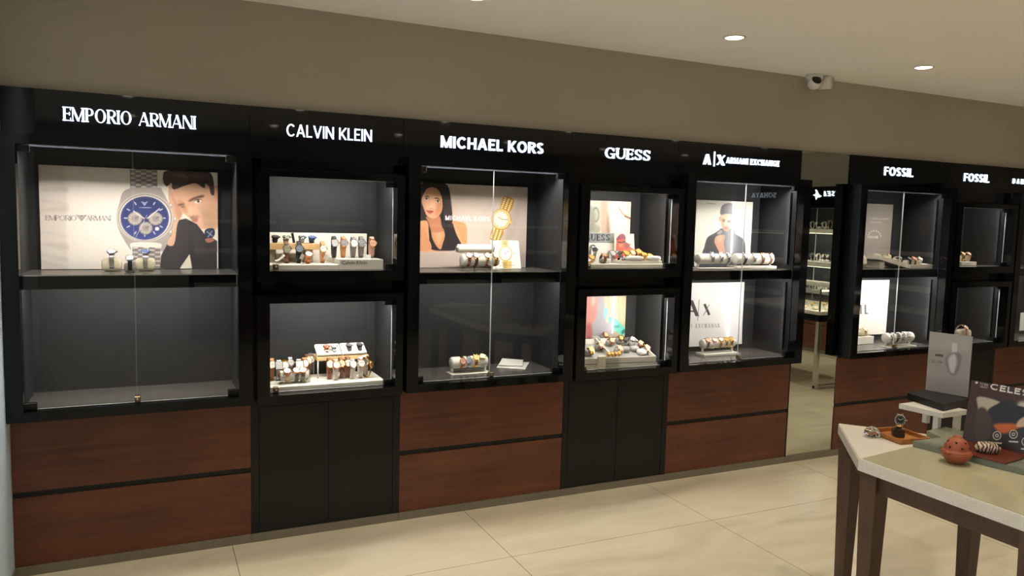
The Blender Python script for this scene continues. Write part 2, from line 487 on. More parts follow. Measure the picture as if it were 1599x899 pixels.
# ------------------------------------------------------------------ the room
XL, XR, YB = -3.0, 7.95, -6.6
WY = 0.03
struct('floor', MB().box(XL, XR + .1, YB, 0.4, -0.06, 0.0), FLOORM)
struct('ceiling', MB().box(XL, XR + .1, YB, 0.4, CEIL, CEIL + 0.06), CEILM)
struct('wall_north', MB().box(-0.66, XR + .1, WY, WY + 0.02, 2.08, CEIL).box(-0.66, XR + .1, 0.36, 0.42, 0, CEIL).box(-0.66, XR + .1, 0.05, 0.36, 2.085, 2.10), WALLM)
struct('wall_east', MB().box(XR, XR + 0.1, YB, 0.03, 0, CEIL).box(7.62, XR, -0.6, 0.03, 0, CEIL), WALLM)
struct('wall_south', MB().box(XL, XR + .1, YB - 0.1, YB, 0, CEIL), WALLM)
struct('wall_west', MB().box(XL - 0.1, XL, -1.3, 0.4, 0, CEIL).box(XL - 0.1, XL, YB, -6.2, 0, CEIL).box(XL - 0.1, XL, -6.2, -1.3, 2.35, CEIL), COOLW)
wmb = MB(); wmb.box(XL - .06, XL - .04, -6.2, -1.3, .06, 2.35); wo = struct('fill_window_1', wmb, GLASS)  # unseen shopfront window, added to let cool fill light into the room
wmb = MB()
for yy in (-6.2, -4.6, -2.95, -1.35): wmb.box(XL - .08, XL - .02, yy, yy + .05, 0, 2.35)
wmb.box(XL - .08, XL - .02, -6.2, -1.3, 0, .06).box(XL - .08, XL - .02, -6.2, -1.3, 2.30, 2.35); wmb.build('fill_window_frame', CHROME, wo)
struct('floor_outside', MB().box(-9, XL - .1, -12, 4, -.06, 0), FLOORM)
pl_ = bpy.data.lights.new('fill_window_portal', 'AREA'); pl_.shape = 'RECTANGLE'; pl_.size = 4.85; pl_.size_y = 2.3; pl_.cycles.is_portal = True  # guides the fill light through the added window
po_ = bpy.data.objects.new('fill_window_portal', pl_); COL.objects.link(po_); po_.location = (XL - .03, -3.75, 1.18); po_.rotation_euler = (0, -PI / 2, PI)
po_.rotation_euler = Matrix(((0, 0, -1), (1, 0, 0), (0, -1, 0))).to_euler()
struct('wall_return', MB().box(-0.66, -0.5365, -1.15, 0.36, 0, CEIL).box(XL, -0.66, -1.15, -1.05, 0, CEIL), COOLW)
struct('baseboard_return', MB().box(-0.537, -0.531, -1.15, -0.004, 0, 0.045), PLINTHM)

# recessed downlights: trim ring, bright diffuser, and the light itself
for k, (lx, ly) in enumerate(LAMPS):
    where = ['in the row along the showcases', 'in the second row from the showcases', 'in the third row from the showcases', 'in the row at the back wall'][k // 6]
    place = ['nearest the pale return wall', 'above the dark-haired woman poster', 'above the gold watch bay',
             'just before the tall mirror', 'past the ceiling camera', 'nearest the end wall'][k % 6]
    d = thing('downlight', 'round recessed downlight %s, %s' % (where, place), 'ceiling light', (lx, ly, CEIL), group='recessed ceiling downlights')
    MB().lathe([(.058, 0), (.058, -.004), (.047, -.006), (.046, .0)], 32, cap=False).build('trim_ring', WHITEP, d)
    MB().lathe([(.046, -.001), (.046, -.004), (.03, -.005)], 32).build('diffuser', LAMPM, d)
    l = bpy.data.lights.new('downlight_beam', 'AREA'); l.shape = 'DISK'; l.size = .085; l.energy = LAMP_W; l.color = LAMP_COL; l.spread = math.radians(104)
    lo = bpy.data.objects.new('downlight_beam', l); COL.objects.link(lo); lo.location = (lx, ly, CEIL - .012)


# ------------------------------------------------------------------ showcase bays
def pane(mb, x0, x1, y, z0, z1, th=.006, el=.0018, er=.0018):
    """one glass leaf: clear faces, brighter polished edges"""
    vs = [(x, yy, z) for z in (z0, z1) for yy in (y, y + th) for x in (x0, x1)]
    mb.add(vs, [(0, 1, 5, 4)], 0)
    e = .0013
    mb.box(x0, x0 + el, y, y + th, z0, z1, 1); mb.box(x1 - er, x1, y, y + th, z0, z1, 1)
    mb.box(x0, x1, y, y + th, z0, z0 + e, 1); mb.box(x0, x1, y, y + th, z1 - e, z1, 1)
    return mb


def ring(mb, x0, x1, z0, z1, ox0, ox1, oz0, oz1, y0, y1, bev=.003):
    mb.box(x0, ox0, y0, y1, z0, z1, 0); mb.box(ox1, x1, y0, y1, z0, z1, 0)
    mb.box(ox0, ox1, y0, y1, z0, oz0, 0); mb.box(ox0, ox1, y0, y1, oz1, z1, 0)
    return mb


def lock(parent, x, y, z):
    o = MB().box(x - .012, x + .012, y - .016, y + .012, z, z + .026, 0, bev=.002).lathe([(.006, 0), (.006, .004), (.003, .005)], 12, 1, T(x, y - .016, z + .013) @ RX(PI / 2)).build('door_lock', [BRASS, CHROME], parent)
    return o


def clip(parent, x0, x1, y, z0, z1):
    return MB().box(x0, x1, y - .009, y + .014, z0, z1, 0, bev=.0015).build('hinge_clip', BLACKP, parent)


def sign(parent, words, x0, z0, h, shear=0.0):
    for wd in words:
        mb = MB(); letter_mesh(mb, wd, x0, z0, h, -.007, .001, 0, shear)
        mb.build('lettering', SIGNM, parent)


CASE_TOP, CASE_FLOOR, SHELF_TOP, BACK = 1.862, .741, 1.307, .30
GY = -.045          # plane of the glass doors
FY = -.10           # front of the protruding frames


def base_drawers(r, w):
    MB().box(.002, w - .002, .006, .33, .0437, .70).build('carcass', SATIN, r)
    MB().box(0, w, 0, .022, .373, .69, bev=.001).build('drawer_front', WOOD, r)
    MB().box(0, w, 0, .022, .0445, .349, bev=.001).build('drawer_front', WOOD, r)
    MB().box(0, w - .0015, .0, .3, 0, .0437).build('kickboard', PLINTHM, r)


def base_doors(r, w):
    MB().box(.002, w - .002, .006, .33, .0437, .70).box(0, .036, -.001, .02, .0437, .70).box(w - .036, w, -.001, .02, .0437, .70).box(.036, w - .036, -.001, .02, .667, .70).build('carcass', SATIN, r)
    MB().box(.039, w / 2 - .0015, -.001, .02, .047, .664).build('cupboard_door', SATIN, r)
    MB().box(w / 2 + .0015, w - .039, -.001, .02, .047, .664).build('cupboard_door', SATIN, r)
    MB().box(0, w - .0015, .0, .3, 0, .0437).build('kickboard', PLINTHM, r)


def header(r, w):
    return MB().box(.001, w - .001, 0, .024, 1.84, 2.078, 0).build('header_panel', GLOSS, r)


def led(r, x0, x1, z, watts, y=-.015, side=None, rot=0.0):
    o = MB().box(x0 + .02, x1 - .02, y - .006, y + .006, z - .006, z, 0).build('led_strip', LEDM, r)
    # the strip's light falls down and to the back of the compartment
    area('led_light', ((x0 + x1) / 2, y, z - .010), (x1 - x0) * .92, .012, watts, LED_COL, (math.radians(34), 0, 0), r)
    return o


def led_post(r, x, z0, z1, watts, y=.01):
    """upright strip on the side wall just behind the door, shining in and back"""
    MB().box(x - .020, x, y - .0065, y - .0045, z0 - .004, z1 + .004, 0).build('led_channel', BLACKP, r)
    MB().box(x - .003, x, y - .004, y + .003, z0, z1, 0).build('led_strip', POSTM, r)
    area('led_light', (x - .007, y, (z0 + z1) / 2), .010, (z1 - z0) * .95, watts, LED_COL, (PI / 2, 0, math.radians(42)), r)


def wide_bay(name_label, x0, x1, k_up, k_low, locks=True, post=False, rot=None, loc=None):
    w = x1 - x0
    r = thing('showcase_cabinet', name_label, 'display cabinet', loc or (x0, 0, 0), rz=rot or 0)
    base_drawers(r, w); hp = header(r, w)
    m = .062
    # lining
    mb = MB(); i0, i1 = m - .006, w - m + .006
    mb.box(i0 - .02, i1 + .02, BACK, BACK + .02, .70, 1.88)
    mb.box(i0 - .02, i0, -.04, BACK, .70, 1.88).box(i1, i1 + .02, -.04, BACK, .70, 1.88)
    mb.box(i0, i1, -.04, BACK, CASE_TOP, CASE_TOP + .02)
    mb.build('case_lining', LINER, r)
    MB().box(i0, i1, -.035, BACK, CASE_FLOOR - .03, CASE_FLOOR).build('case_floor', SHELFM, r)
    ring(MB(), 0.001, w - .001, .70, 1.885, m, w - m, .738, 1.843, FY, -.035).build('door_frame', FRAME, r)
    s = MB().box(i0, i1, -.03, BACK, SHELF_TOP - .040, SHELF_TOP).build('shelf', [SHELFM], r)
    f = MB().box(i0, i1, -.034, -.03, SHELF_TOP - .060, SHELF_TOP - .004).build('shelf_fascia', FRAME, s)
    MB().box(i0, i1, -.036, -.03, SHELF_TOP - .004, SHELF_TOP + .001).box(i1 - .008, i1, -.037, -.0345, SHELF_TOP - .058, SHELF_TOP).build('shelf_trim', TRIM, s)
    a, b, c = m - .002, w / 2, w - m + .002
    for q, (u, v) in enumerate(((a, b - .0012), (b + .0012, c))):
        g = pane(MB(), u, v, GY, .741, 1.842, el=(.002, .0003)[q], er=(.0003, .002)[q]).build('glass_door', [GLASS, EDGE], r)
        ox = u if q == 0 else v - .046
        clip(g, ox, ox + .046, GY, .741, .770); clip(g, ox, ox + .046, GY, 1.813, 1.842)
        if q == 0 and locks: lock(g, v + .004, GY - .004, .745)
    led(r, i0, i1, CASE_TOP, LED_W[k_up])
    led(r, i0, i1, SHELF_TOP - .040, LED_W[k_low])
    if post:
        led_post(r, i1, 1.34, 1.80, LED_W[k_up] * .3)
        led_post(r, i1, .78, 1.22, LED_W[k_low] * .3)
    return r, hp


def narrow_bay(name_label, x0, x1, k_up, k_low, post=False):
    w = x1 - x0
    r = thing('showcase_cabinet', name_label, 'display cabinet', (x0, 0, 0))
    base_doors(r, w); hp = header(r, w)
    MB().box(.002, w - .002, 0, .02, 1.80, 1.84).box(.002, w - .002, 0, .02, 1.20, 1.28).box(.002, .05, 0, .02, .70, 1.84).box(w - .05, w - .002, 0, .02, .70, 1.84).build('facing_board', FRAME, r)
    for (z0, z1, f0, f1, kk) in ((1.274, 1.789, 1.323, 1.757, k_up), (.697, 1.21, .738, 1.172, k_low)):
        o0, o1 = .076, w - .058
        mb = MB(); i0, i1 = o0 - .004, o1 + .004
        mb.box(i0 - .02, i1 + .02, BACK, BACK + .02, f0 - .03, f1 + .03)
        mb.box(i0 - .02, i0, -.02, BACK, f0 - .03, f1 + .03).box(i1, i1 + .02, -.02, BACK, f0 - .03, f1 + .03).box(i0, i1, -.02, BACK, f1 + .012, f1 + .03)
        mb.build('case_lining', LINER, r)
        MB().box(i0, i1, -.02, BACK, f0 - .03, f0).build('case_floor', SHELFM, r)
        ring(MB(), .02, w - .02, z0, z1, o0, o1, f0, f1, FY, -.02).build('door_frame', FRAME, r)
        g = pane(MB(), o0 + .001, o1 - .001, -.035, f0 + .002, f1 - .001).build('glass_door', [GLASS, EDGE], r)
        clip(g, o1 - .042, o1 - .001, -.035, f0 + .002, f0 + .028); clip(g, o1 - .042, o1 - .001, -.035, f1 - .027, f1 - .001)
        lock(g, o0 + .034, -.039, f0 + .002)
        led(r, i0, i1, f1 + .012, LED_W[kk], y=-.008)
        if post: led_post(r, i1, f0 + .03, f1 - .02, LED_W[kk] * .3, .012)
    return r, hp


X = [-.5355, .433, 1.17, 2.133, 2.869, 3.852, 4.295, 5.27, 6.0, 6.97]
Z0, ZH = 1.9535, .0565
bayA, hA = wide_bay('wide black showcase at the pale return wall, holding the big blue chronograph poster', X[0], X[1], 'chrono_up', 'chrono_low')
sign(hA, text_polys('EMPORIO ARMANI', .513 / ZH, .15, .05, .05, .09, .52, split=True), -.3095 - X[0], Z0 + .001, ZH)
bayB, hB = narrow_bay('narrow black showcase with two small cases, next to the chronograph poster bay', X[1], X[2], 'narrow_up', 'narrow_low')
sign(hB, text_polys('CALVIN KLEIN', .407 / ZH, .115, .105, 0, .115, .46, split=True), .600 - X[1], Z0 - .002, ZH)
bayC, hC = wide_bay('wide black showcase with the dark-haired woman poster and walnut drawers', X[2], X[3], 'woman_up', 'woman_low')
sign(hC, text_polys('MICHAEL KORS', .571 / ZH, .20, .18, 0, .15, .55, split=True), 1.367 - X[2], Z0 - .007, ZH + .002)
bayD, hD = narrow_bay('narrow black showcase of two small cases filled with gold watches', X[3], X[4], 'small_up', 'small_low', post=True)
sign(hD, text_polys('GUESS', .291 / ZH, .23, .10, .07, .20, .4, split=True), 2.353 - X[3], Z0 - .006, ZH + .003)
bayE, hE = wide_bay('wide black showcase beside the tall mirror, with the man in grey jacket poster', X[4], X[5], 'jacket_up', 'jacket_low', post=True)
for ch, T_, t_, ser, lx, lz, lh in (('A', .30, .09, 0, 3.050, -.005, .061), ('|', .1, .10, 0, 3.1305, 0, .062), ('X', .32, .12, .06, 3.156, -.003, .060)):
    sign(hE, [glyph(ch, .95, T_, t_, ser)], lx - X[4], Z0 + lz, lh)
sign(hE, text_polys('ARMANI EXCHANGE', .427 / .0345, .22, .085, .05, .22, .6, split=True), 3.227 - X[4], Z0 + .012, .0345)
bayF, hF = wide_bay('wide black showcase just past the tall mirror, above walnut drawers', X[6], X[7], 'past_up', 'past_low', post=True)
sign(hF, text_polys('FOSSIL', .29 / .0585,   .205, .16, 0, .20, split=True), 4.619 - X[6], Z0 + .002, .0585)
bayG, hG = narrow_bay('narrow black showcase of two small cases behind the table display stand', X[7], X[8], 'end_up', 'end_low', post=True)
sign(hG, text_polys('FOSSIL', .288 / .0585,   .205, .16, 0, .20, split=True), 5.463 - X[7], Z0 - .002, .0585)
bayH, hH = wide_bay('wide black showcase cut off by the edge of the view, past the second narrow bay', X[8], X[9], 'edge_up', 'edge_low')
sign(hH, text_polys('DANIEL WELLINGTON', .74 / .037, .15, .15, 0, .62, 1.5, split=True), 6.037 - X[8], Z0 + .005, .037)
for (a, b) in ((X[9], 7.62),):
    r = thing('corner_filler', 'plain black filler panel closing the corner of the showcase row', 'panel', (a, 0, 0))
    MB().box(.001, b - a, 0, .03, .0437, 2.078).build('panel', GLOSS, r)
    MB().box(0, b - a, 0, .03, 0, .0437).build('kickboard', PLINTHM, r)

# the tall mirror between two bays
r = thing('wall_mirror', 'tall narrow mirror between two showcases, reflecting the far end of the shop', 'mirror', (X[5], 0, 0))
MB().box(.0015, X[6] - X[5] - .0015, .012, .03, .0437, 2.078).build('backing', SATIN, r)
MB().box(.003, X[6] - X[5] - .003, .008, .0115, .046, 2.076).build('mirror_glass', MIRROR, r)
MB().box(0, X[6] - X[5], 0, .03, 0, .0437).build('kickboard', PLINTHM, r)
MB().box(0, .012, .0, .03, .0437, .70).build('edge_strip', BLACKP, r)

# ceiling camera: dome body, lens, side junction box
p = on(1269, 119, CEIL - .0)
r = thing('security_camera', 'small cream dome security camera on the ceiling edge above the mirror', 'camera', (3.86, -.055, CEIL))
MB().lathe([(.052, 0), (.052, -.02), (.046, -.03), (.034, -.042)], 28).build('mount', WHITEP, r)
Mx = T(-.012, -.012, -.055) @ RZ(math.radians(-18)) @ RX(math.radians(62))
MB().lathe([(.012, -.035), (.03, -.028), (.041, -.010), (.043, .008), (.038, .026), (.032, .034)], 28, 0, Mx).build('housing', WHITEP, r)
MB().lathe([(.0325, .030), (.031, .037), (.024, .044), (.012, .048)], 28, 0, Mx).build('lens', mat('dark_camera_glass', (14, 14, 18), .08, noise=.03), r)
jb = MB().lathe([(.04, -.03), (.044, -.02), (.044, .045), (.04, .05)], 24, 0, T(.105, .02, -.035) @ RZ(.35) @ RX(PI / 2)).build('junction_box', WHITEP, r)
# ------------------------------------------------------------------ printed sheets
def smooth(pts, n=6):
    """closed curve through the points"""
    out = []; N = len(pts)
    for i in range(N):
        p0, p1, p2, p3 = (np.array(pts[(i + k) % N], float) for k in (-1, 0, 1, 2))
        for j in range(n):
            t = j / n
            out.append(.5 * ((2 * p1) + (-p0 + p2) * t + (2 * p0 - 5 * p1 + 4 * p2 - p3) * t * t + (-p0 + 3 * p1 - 3 * p2 + p3) * t ** 3))
    return np.array(out)


class Sheet:
    """a picture printed on a sheet: colours per point of a fine grid, u to the right and v up, in metres"""
    def __init__(s, w, h, step, bg, to_uv):
        s.w, s.h = w, h; s.nx = max(2, int(w / step)); s.ny = max(2, int(h / step)); s.uv = to_uv
        s.U, s.V = np.meshgrid(np.linspace(0, w, s.nx + 1), np.linspace(0, h, s.ny + 1))
        s.C = np.empty(s.U.shape + (3,)); s.C[:] = np.array(bg, float)
        s.step = step

    def mask(s, P, soft=0.0):
        P = np.asarray(P, float)
        acc = np.zeros(s.U.shape)
        offs = [(-.25, -.25), (.25, -.25), (-.25, .25), (.25, .25)]
        x0, y0 = P.min(0) - s.step * 2; x1, y1 = P.max(0) + s.step * 2
        i0, i1 = np.clip([int(x0 / s.step), int(x1 / s.step) + 2], 0, s.nx + 1); j0, j1 = np.clip([int(y0 / s.step), int(y1 / s.step) + 2], 0, s.ny + 1)
        if i0 >= i1 or j0 >= j1: return acc
        for ox, oy in offs:
            X_, Y_ = s.U[j0:j1, i0:i1] + ox * s.step, s.V[j0:j1, i0:i1] + oy * s.step
            ins = np.zeros(X_.shape, bool)
            for (ax, ay), (bx, by) in zip(P, np.roll(P, -1, 0)):
                if ay == by: continue
                c = (ay > Y_) != (by > Y_)
                ins ^= c & (X_ < (bx - ax) * (Y_ - ay) / (by - ay) + ax)
            acc[j0:j1, i0:i1] += ins * .25
        k = int(round(soft / s.step))
        for _ in range(2 if k else 0):
            for ax in (0, 1):
                pad = np.pad(acc, [(k, k) if a == ax else (0, 0) for a in (0, 1)], mode='edge')
                cs = np.cumsum(pad, ax); z = np.zeros_like(np.take(cs, [0], ax)); cs = np.concatenate([z, cs], ax)
                n = acc.shape[ax]
                acc = (np.take(cs, range(2 * k + 1, 2 * k + 1 + n), ax) - np.take(cs, range(0, n), ax)) / (2 * k + 1)
        return acc

    def fill(s, m, col, op=1.0, col2=None, ax=1):
        c = np.array(col, float)
        if col2 is not None:
            W = s.V if ax == 1 else s.U
            sel = W[m > .05]
            if sel.size:
                t = np.clip((W - sel.min()) / max(1e-6, sel.max() - sel.min()), 0, 1)[..., None]
                c = np.array(col2, float) * (1 - t) + c * t        # col at the top / right
        m = (m * op)[..., None]
        s.C = s.C * (1 - m) + c * m
        return s

    def poly(s, pts, col, soft=0, op=1, sm=True, col2=None, ax=1, raw=False):
        P = np.array(pts if raw else [s.uv(*p) for p in pts])
        if sm and len(P) > 3: P = smooth(P)
        return s.fill(s.mask(P, soft), col, op, col2, ax)

    def ell(s, c, rx, ry, col, soft=0, op=1, a=0.0, col2=None, ax=1):
        """ellipse, centre and radii in photo-crop units"""
        q = []
        for t in np.linspace(0, 2 * PI, 40, endpoint=False):
            x, y = rx * math.cos(t), ry * math.sin(t)
            q.append((c[0] + x * math.cos(a) - y * math.sin(a), c[1] + x * math.sin(a) + y * math.cos(a)))
        return s.poly(q, col, soft, op, False, col2, ax)

    def line(s, pts, wd, col, op=1, soft=0):
        for (ax, ay), (bx, by) in zip(pts, pts[1:]):
            l = math.hypot(bx - ax, by - ay) or 1; nx, ny = -(by - ay) / l * wd / 2, (bx - ax) / l * wd / 2
            s.poly([(ax + nx, ay + ny), (bx + nx, by + ny), (bx - nx, by - ny), (ax - nx, ay - ny)], col, soft, op, False)
        return s

    def text(s, polys, p0, p1, hpx, col, op=1):
        """capitals from the foot p0 towards p1, letter height hpx (photo-crop units)"""
        dx, dy = p1[0] - p0[0], p1[1] - p0[1]; l = math.hypot(dx, dy); ux, uy = dx / l, dy / l
        for q in polys:
            s.poly([(p0[0] + (a * ux + b * uy * 1) * hpx, p0[1] + (a * uy - b * ux) * hpx) for a, b in q], col, 0, op, False)
        return s

    def mesh(s, name, mats, th=.003, bend=None):
        """grid facing -Y at y = 0, with a white back th behind it; bend(u, v) gives a bulge towards the viewer"""
        nx, ny = s.nx, s.ny
        U = s.U.ravel(); V = s.V.ravel()
        D = np.zeros_like(U) if bend is None else bend(U / s.w, V / s.h)
        n = len(U)
        co = np.concatenate([np.stack([U, -D, V], 1), np.stack([U, -D + th, V], 1)])
        a = (np.arange(ny)[:, None] * (nx + 1) + np.arange(nx)[None]).ravel()
        f = np.stack([a, a + 1, a + nx + 2, a + nx + 1], 1)
        back = np.stack([a, a + nx + 1, a + nx + 2, a + 1], 1) + n
        b = [i for i in range(nx)] ; edge = []
        ringi = list(range(0, nx + 1)) + [j * (nx + 1) + nx for j in range(1, ny + 1)] + [ny * (nx + 1) + i for i in range(nx - 1, -1, -1)] + [j * (nx + 1) for j in range(ny - 1, 0, -1)]
        for p, q in zip(ringi, ringi[1:] + ringi[:1]): edge.append((p, p + n, q + n, q))
        F = np.concatenate([f, back, np.array(edge)])
        me = bpy.data.meshes.new(name); me.vertices.add(len(co)); me.vertices.foreach_set('co', co.ravel())
        me.loops.add(F.size); me.loops.foreach_set('vertex_index', F.ravel().astype(np.int32))
        me.polygons.add(len(F)); me.polygons.foreach_set('loop_start', (np.arange(len(F)) * 4).astype(np.int32))
        mi = np.zeros(len(F), np.int32); mi[len(f):] = 1
        for m in mats: me.materials.append(m)
        me.polygons.foreach_set('material_index', mi)
        me.polygons.foreach_set('use_smooth', np.ones(len(F), bool) if bend else np.zeros(len(F), bool))
        me.update(); me.validate()
        c = np.clip(s.C, 0, 255) / 255; c = np.where(c <= .04045, c / 12.92, ((c + .055) / 1.055) ** 2.4)
        c = np.concatenate([c.reshape(-1, 3)] * 2); c = np.concatenate([c, np.ones((len(c), 1))], 1)
        at_ = me.color_attributes.new('print', 'FLOAT_COLOR', 'POINT'); at_.data.foreach_set('color', c.astype(np.float32).ravel())
        return me


def crop(x0, y0, k): return lambda x, y: (x0 + x / k, y0 + y / k)


def wall_sheet(x0, x1, z0, z1, Y, step, bg, cr):
    """an upright sheet in a case; drawing coordinates are those of a photo crop"""
    def uv(x, y):
        p = at(*cr(x, y), Y); return (p.x - x0, p.z - z0)
    return Sheet(x1 - x0, z1 - z0, step, bg, uv)


SKIN, SKIN_D, SKIN_L = (224, 172, 140), (186, 124, 96), (240, 200, 172)
PY = .282

# ---- the chronograph poster
c1 = crop(55, 255, 5.287)
K2 = 5.29
S = wall_sheet(-.4355, .3165, 1.3085, 1.779, PY, .0022, (240, 230, 219), c1)
S.poly([(0, 0), (235, 20), (262, 300), (255, 500), (270, 900), (0, 900)], (222, 210, 200), 9 / 1500, .8, False)
for (ya, yb, yc) in ((215, 190, 240), (300, 330, 345), (380, 350, 400), (560, 590, 600), (655, 660, 720), (740, 780, 810), (800, 850, 880)):
    S.poly([(40, ya), (140, (ya + yb) / 2), (262, yb), (262, yc), (150, (ya + yc) / 2 + 6), (45, ya + 14)], (202, 188, 178), 8 / 1500, .55)
S.poly([(40, 830), (800, 830), (800, 900), (40, 900)], (216, 204, 194), 20 / 1500, .5, False)
S.text(text_polys('EMPORIO', 262 / 42, .14, .05, .07, .08), (84, 471), (340, 472), 41, (104, 92, 88))
S.text(text_polys('ARMANI', 208 / 42, .14, .05, .07, .08), (420, 472), (630, 473), 41, (104, 92, 88))
for i, (yy, a) in enumerate(((432, 44), (444, 34), (456, 22), (467, 12))):
    S.line([(383 - a, yy - 4), (383, yy + 4), (383 + a, yy - 4)], 6, (120, 106, 98))
S.ell((382, 434), 8, 7, (120, 106, 98))
c2 = crop(175, 255, K2)
S.uv = lambda x, y: ((lambda p: (p.x + .4355, p.z - 1.3085))(at(*c2(x, y), PY)))
# man: sweater, neck, hand, face, hair
S.poly([(440, 690), (540, 470), (610, 455), (700, 500), (770, 590), (800, 600), (868, 640), (868, 870), (660, 870), (640, 750), (570, 850), (560, 870), (395, 870), (405, 760)], (66, 62, 64), 1.2 / 1500, 1, False)
S.poly([(660, 860), (640, 752), (568, 862)], (238, 228, 206), 0, 1, False)
S.poly([(430, 880), (480, 700), (560, 620), (600, 700), (540, 870)], (74, 70, 72), 14 / 1500, .6)
S.poly([(640, 520), (720, 560), (760, 680), (740, 800), (680, 700)], (76, 72, 75), 14 / 1500, .5)
S.poly([(450, 640), (500, 560), (470, 330), (470, 180), (497, 160), (502, 250), (560, 360), (582, 420), (540, 500), (515, 660), (470, 680)], (226, 178, 146), 1.2 / 1500)
S.poly([(500, 250), (560, 360), (580, 410), (545, 470), (520, 400)], (196, 136, 108), 6 / 1500, .6)
S.poly([(498, 230), (560, 180), (680, 130), (790, 160), (850, 190), (872, 200), (872, 520), (800, 535), (740, 540), (690, 490), (640, 450), (590, 410), (540, 330), (505, 270)], (228, 178, 146), 1.5 / 1500)
S.poly([(640, 380), (700, 330), (760, 330), (830, 400), (850, 480), (780, 530), (700, 480)], (240, 196, 166), 14 / 1500, .6)
S.poly([(720, 350), (870, 360), (872, 530), (770, 530), (745, 470)], (206, 160, 130), 10 / 1500, .55)
S.poly([(540, 300), (580, 310), (640, 400), (600, 410), (556, 350)], (206, 146, 116), 7 / 1500, .6)
S.poly([(636, 305), (680, 280), (745, 262), (760, 275), (700, 292), (640, 315)], (110, 74, 58), 2 / 1500)      # brows
S.poly([(545, 340), (580, 330), (600, 335), (580, 345), (550, 350)], (120, 82, 64), 2 / 1500)
S.poly([(678, 318), (705, 300), (740, 305), (715, 328), (690, 328)], (246, 232, 220), 1 / 1500)                 # eye
S.ell((712, 313), 12, 11, (90, 76, 62), 1 / 1500); S.poly([(672, 316), (705, 294), (745, 300), (706, 302)], (90, 58, 48), 1 / 1500)
S.poly([(565, 358), (590, 348), (604, 360), (585, 368)], (150, 112, 92), 2 / 1500)
S.poly([(628, 370), (650, 350), (668, 410), (655, 440), (632, 430)], (244, 202, 172), 5 / 1500, .8)             # nose
S.poly([(634, 432), (660, 442), (668, 425), (672, 440), (655, 452)], (168, 108, 86), 2 / 1500)
S.poly([(645, 452), (700, 430), (720, 445), (690, 462), (660, 470)], (150, 100, 84), 5 / 1500, .6)             # moustache
S.poly([(660, 470), (690, 456), (712, 462), (698, 484), (676, 484)], (188, 110, 96), 2 / 1500)
S.poly([(760, 380), (840, 420), (850, 500), (780, 520), (745, 470)], (196, 156, 126), 10 / 1500, .6)
S.poly([(836, 200), (872, 190), (872, 300), (846, 290)], (222, 164, 132), 2 / 1500)                              # ear
S.poly([(420, 110), (440, 65), (560, 52), (760, 55), (820, 90), (842, 170), (842, 260), (815, 250), (800, 190), (770, 170), (760, 205), (690, 165), (600, 185), (520, 215), (497, 205), (490, 160), (455, 190), (425, 160)], (66, 48, 42), 1.5 / 1500)
for q in range(9):
    S.line([(470 + q * 36, 70 + (q % 3) * 16), (500 + q * 36, 95 + (q % 2) * 14), (560 + q * 30, 90 + (q % 4) * 10), (600 + q * 26, 130)], 7, (128, 104, 92), .75, .003)
S.poly([(765, 560), (790, 538), (840, 540), (848, 585), (815, 622), (775, 605)], (40, 48, 72), 1 / 1500)
S.ell((806, 578), 30, 32, (58, 70, 104)); S.line([(780, 560), (830, 600)], 6, (190, 190, 196)); S.line([(830, 555), (790, 612)], 5, (190, 190, 196))
S.poly([(770, 625), (830, 615), (840, 640), (790, 655)], (176, 120, 96), 1 / 1500)
# watch
def bracelet(y0, y1, xa, xb, dx):
    S.poly([(xa, y0), (xb, y0 + 8), (xb + dx, y1 + 8), (xa + dx, y1)], (150, 141, 136), 0, 1, False)
    n = int((y1 - y0) / 17)
    for i in range(n):
        y = y0 + (y1 - y0) * i / n; o = dx * i / n
        for j in range(5):
            xx = xa + (xb - xa) * j / 5 + o; ww = (xb - xa) / 5
            c = (226, 220, 214) if (i + j) % 2 == 0 else (122, 112, 108)
            S.poly([(xx + 3, y + 3), (xx + ww - 3, y + 4), (xx + ww - 3, y + 13), (xx + 3, y + 12)], c, 0, .9, False)
bracelet(40, 205, 146, 372, 4); bracelet(690, 870, 168, 400, -2)
S.poly([(120, 215), (372, 200), (420, 235), (505, 430), (490, 570), (430, 715), (398, 715), (395, 660), (165, 655), (160, 712), (135, 690), (60, 560), (36, 450), (60, 330)], (178, 166, 158), 1 / 1500)
S.ell((272, 448), 234, 204, (206, 196, 188)); S.ell((272, 448), 222, 193, (150, 138, 132)); S.ell((271, 450), 214, 188, (222, 214, 206)); S.ell((270, 452), 200, 179, (46, 54, 104), col2=(66, 76, 138))
for i in range(60):
    a = i * PI / 30; S.line([(270 + 186 * math.cos(a), 452 + 166 * math.sin(a)), (270 + 194 * math.cos(a), 452 + 173 * math.sin(a))], 2.5, (180, 186, 214), .8)
for i in range(12):
    if i in (0,): continue
    a = i * PI / 6 - PI / 2; r0 = .74
    S.line([(270 + 190 * r0 * math.cos(a), 452 + 170 * r0 * math.sin(a)), (270 + 172 * math.cos(a), 452 + 154 * math.sin(a))], 8, (226, 222, 222))
for cx, cy, r in ((190, 455, 62), (360, 457, 60), (278, 535, 58)):
    S.ell((cx, cy), r, r * .92, (128, 118, 112)); S.ell((cx, cy), r * .9, r * .83, (186, 176, 166)); S.ell((cx, cy), r * .5, r * .46, (160, 150, 142))
    for k in range(12):
        a = k * PI / 6; S.line([(cx + .7 * r * math.cos(a), cy + .65 * r * math.sin(a)), (cx + .84 * r * math.cos(a), cy + .78 * r * math.sin(a))], 3, (96, 88, 84))
    S.line([(cx, cy), (cx + r * .5, cy - r * .3)], 4, (70, 62, 60))
S.ell((372, 540), 17, 16, (230, 226, 220))
S.line([(220, 365), (326, 366)], 5, (196, 198, 214))
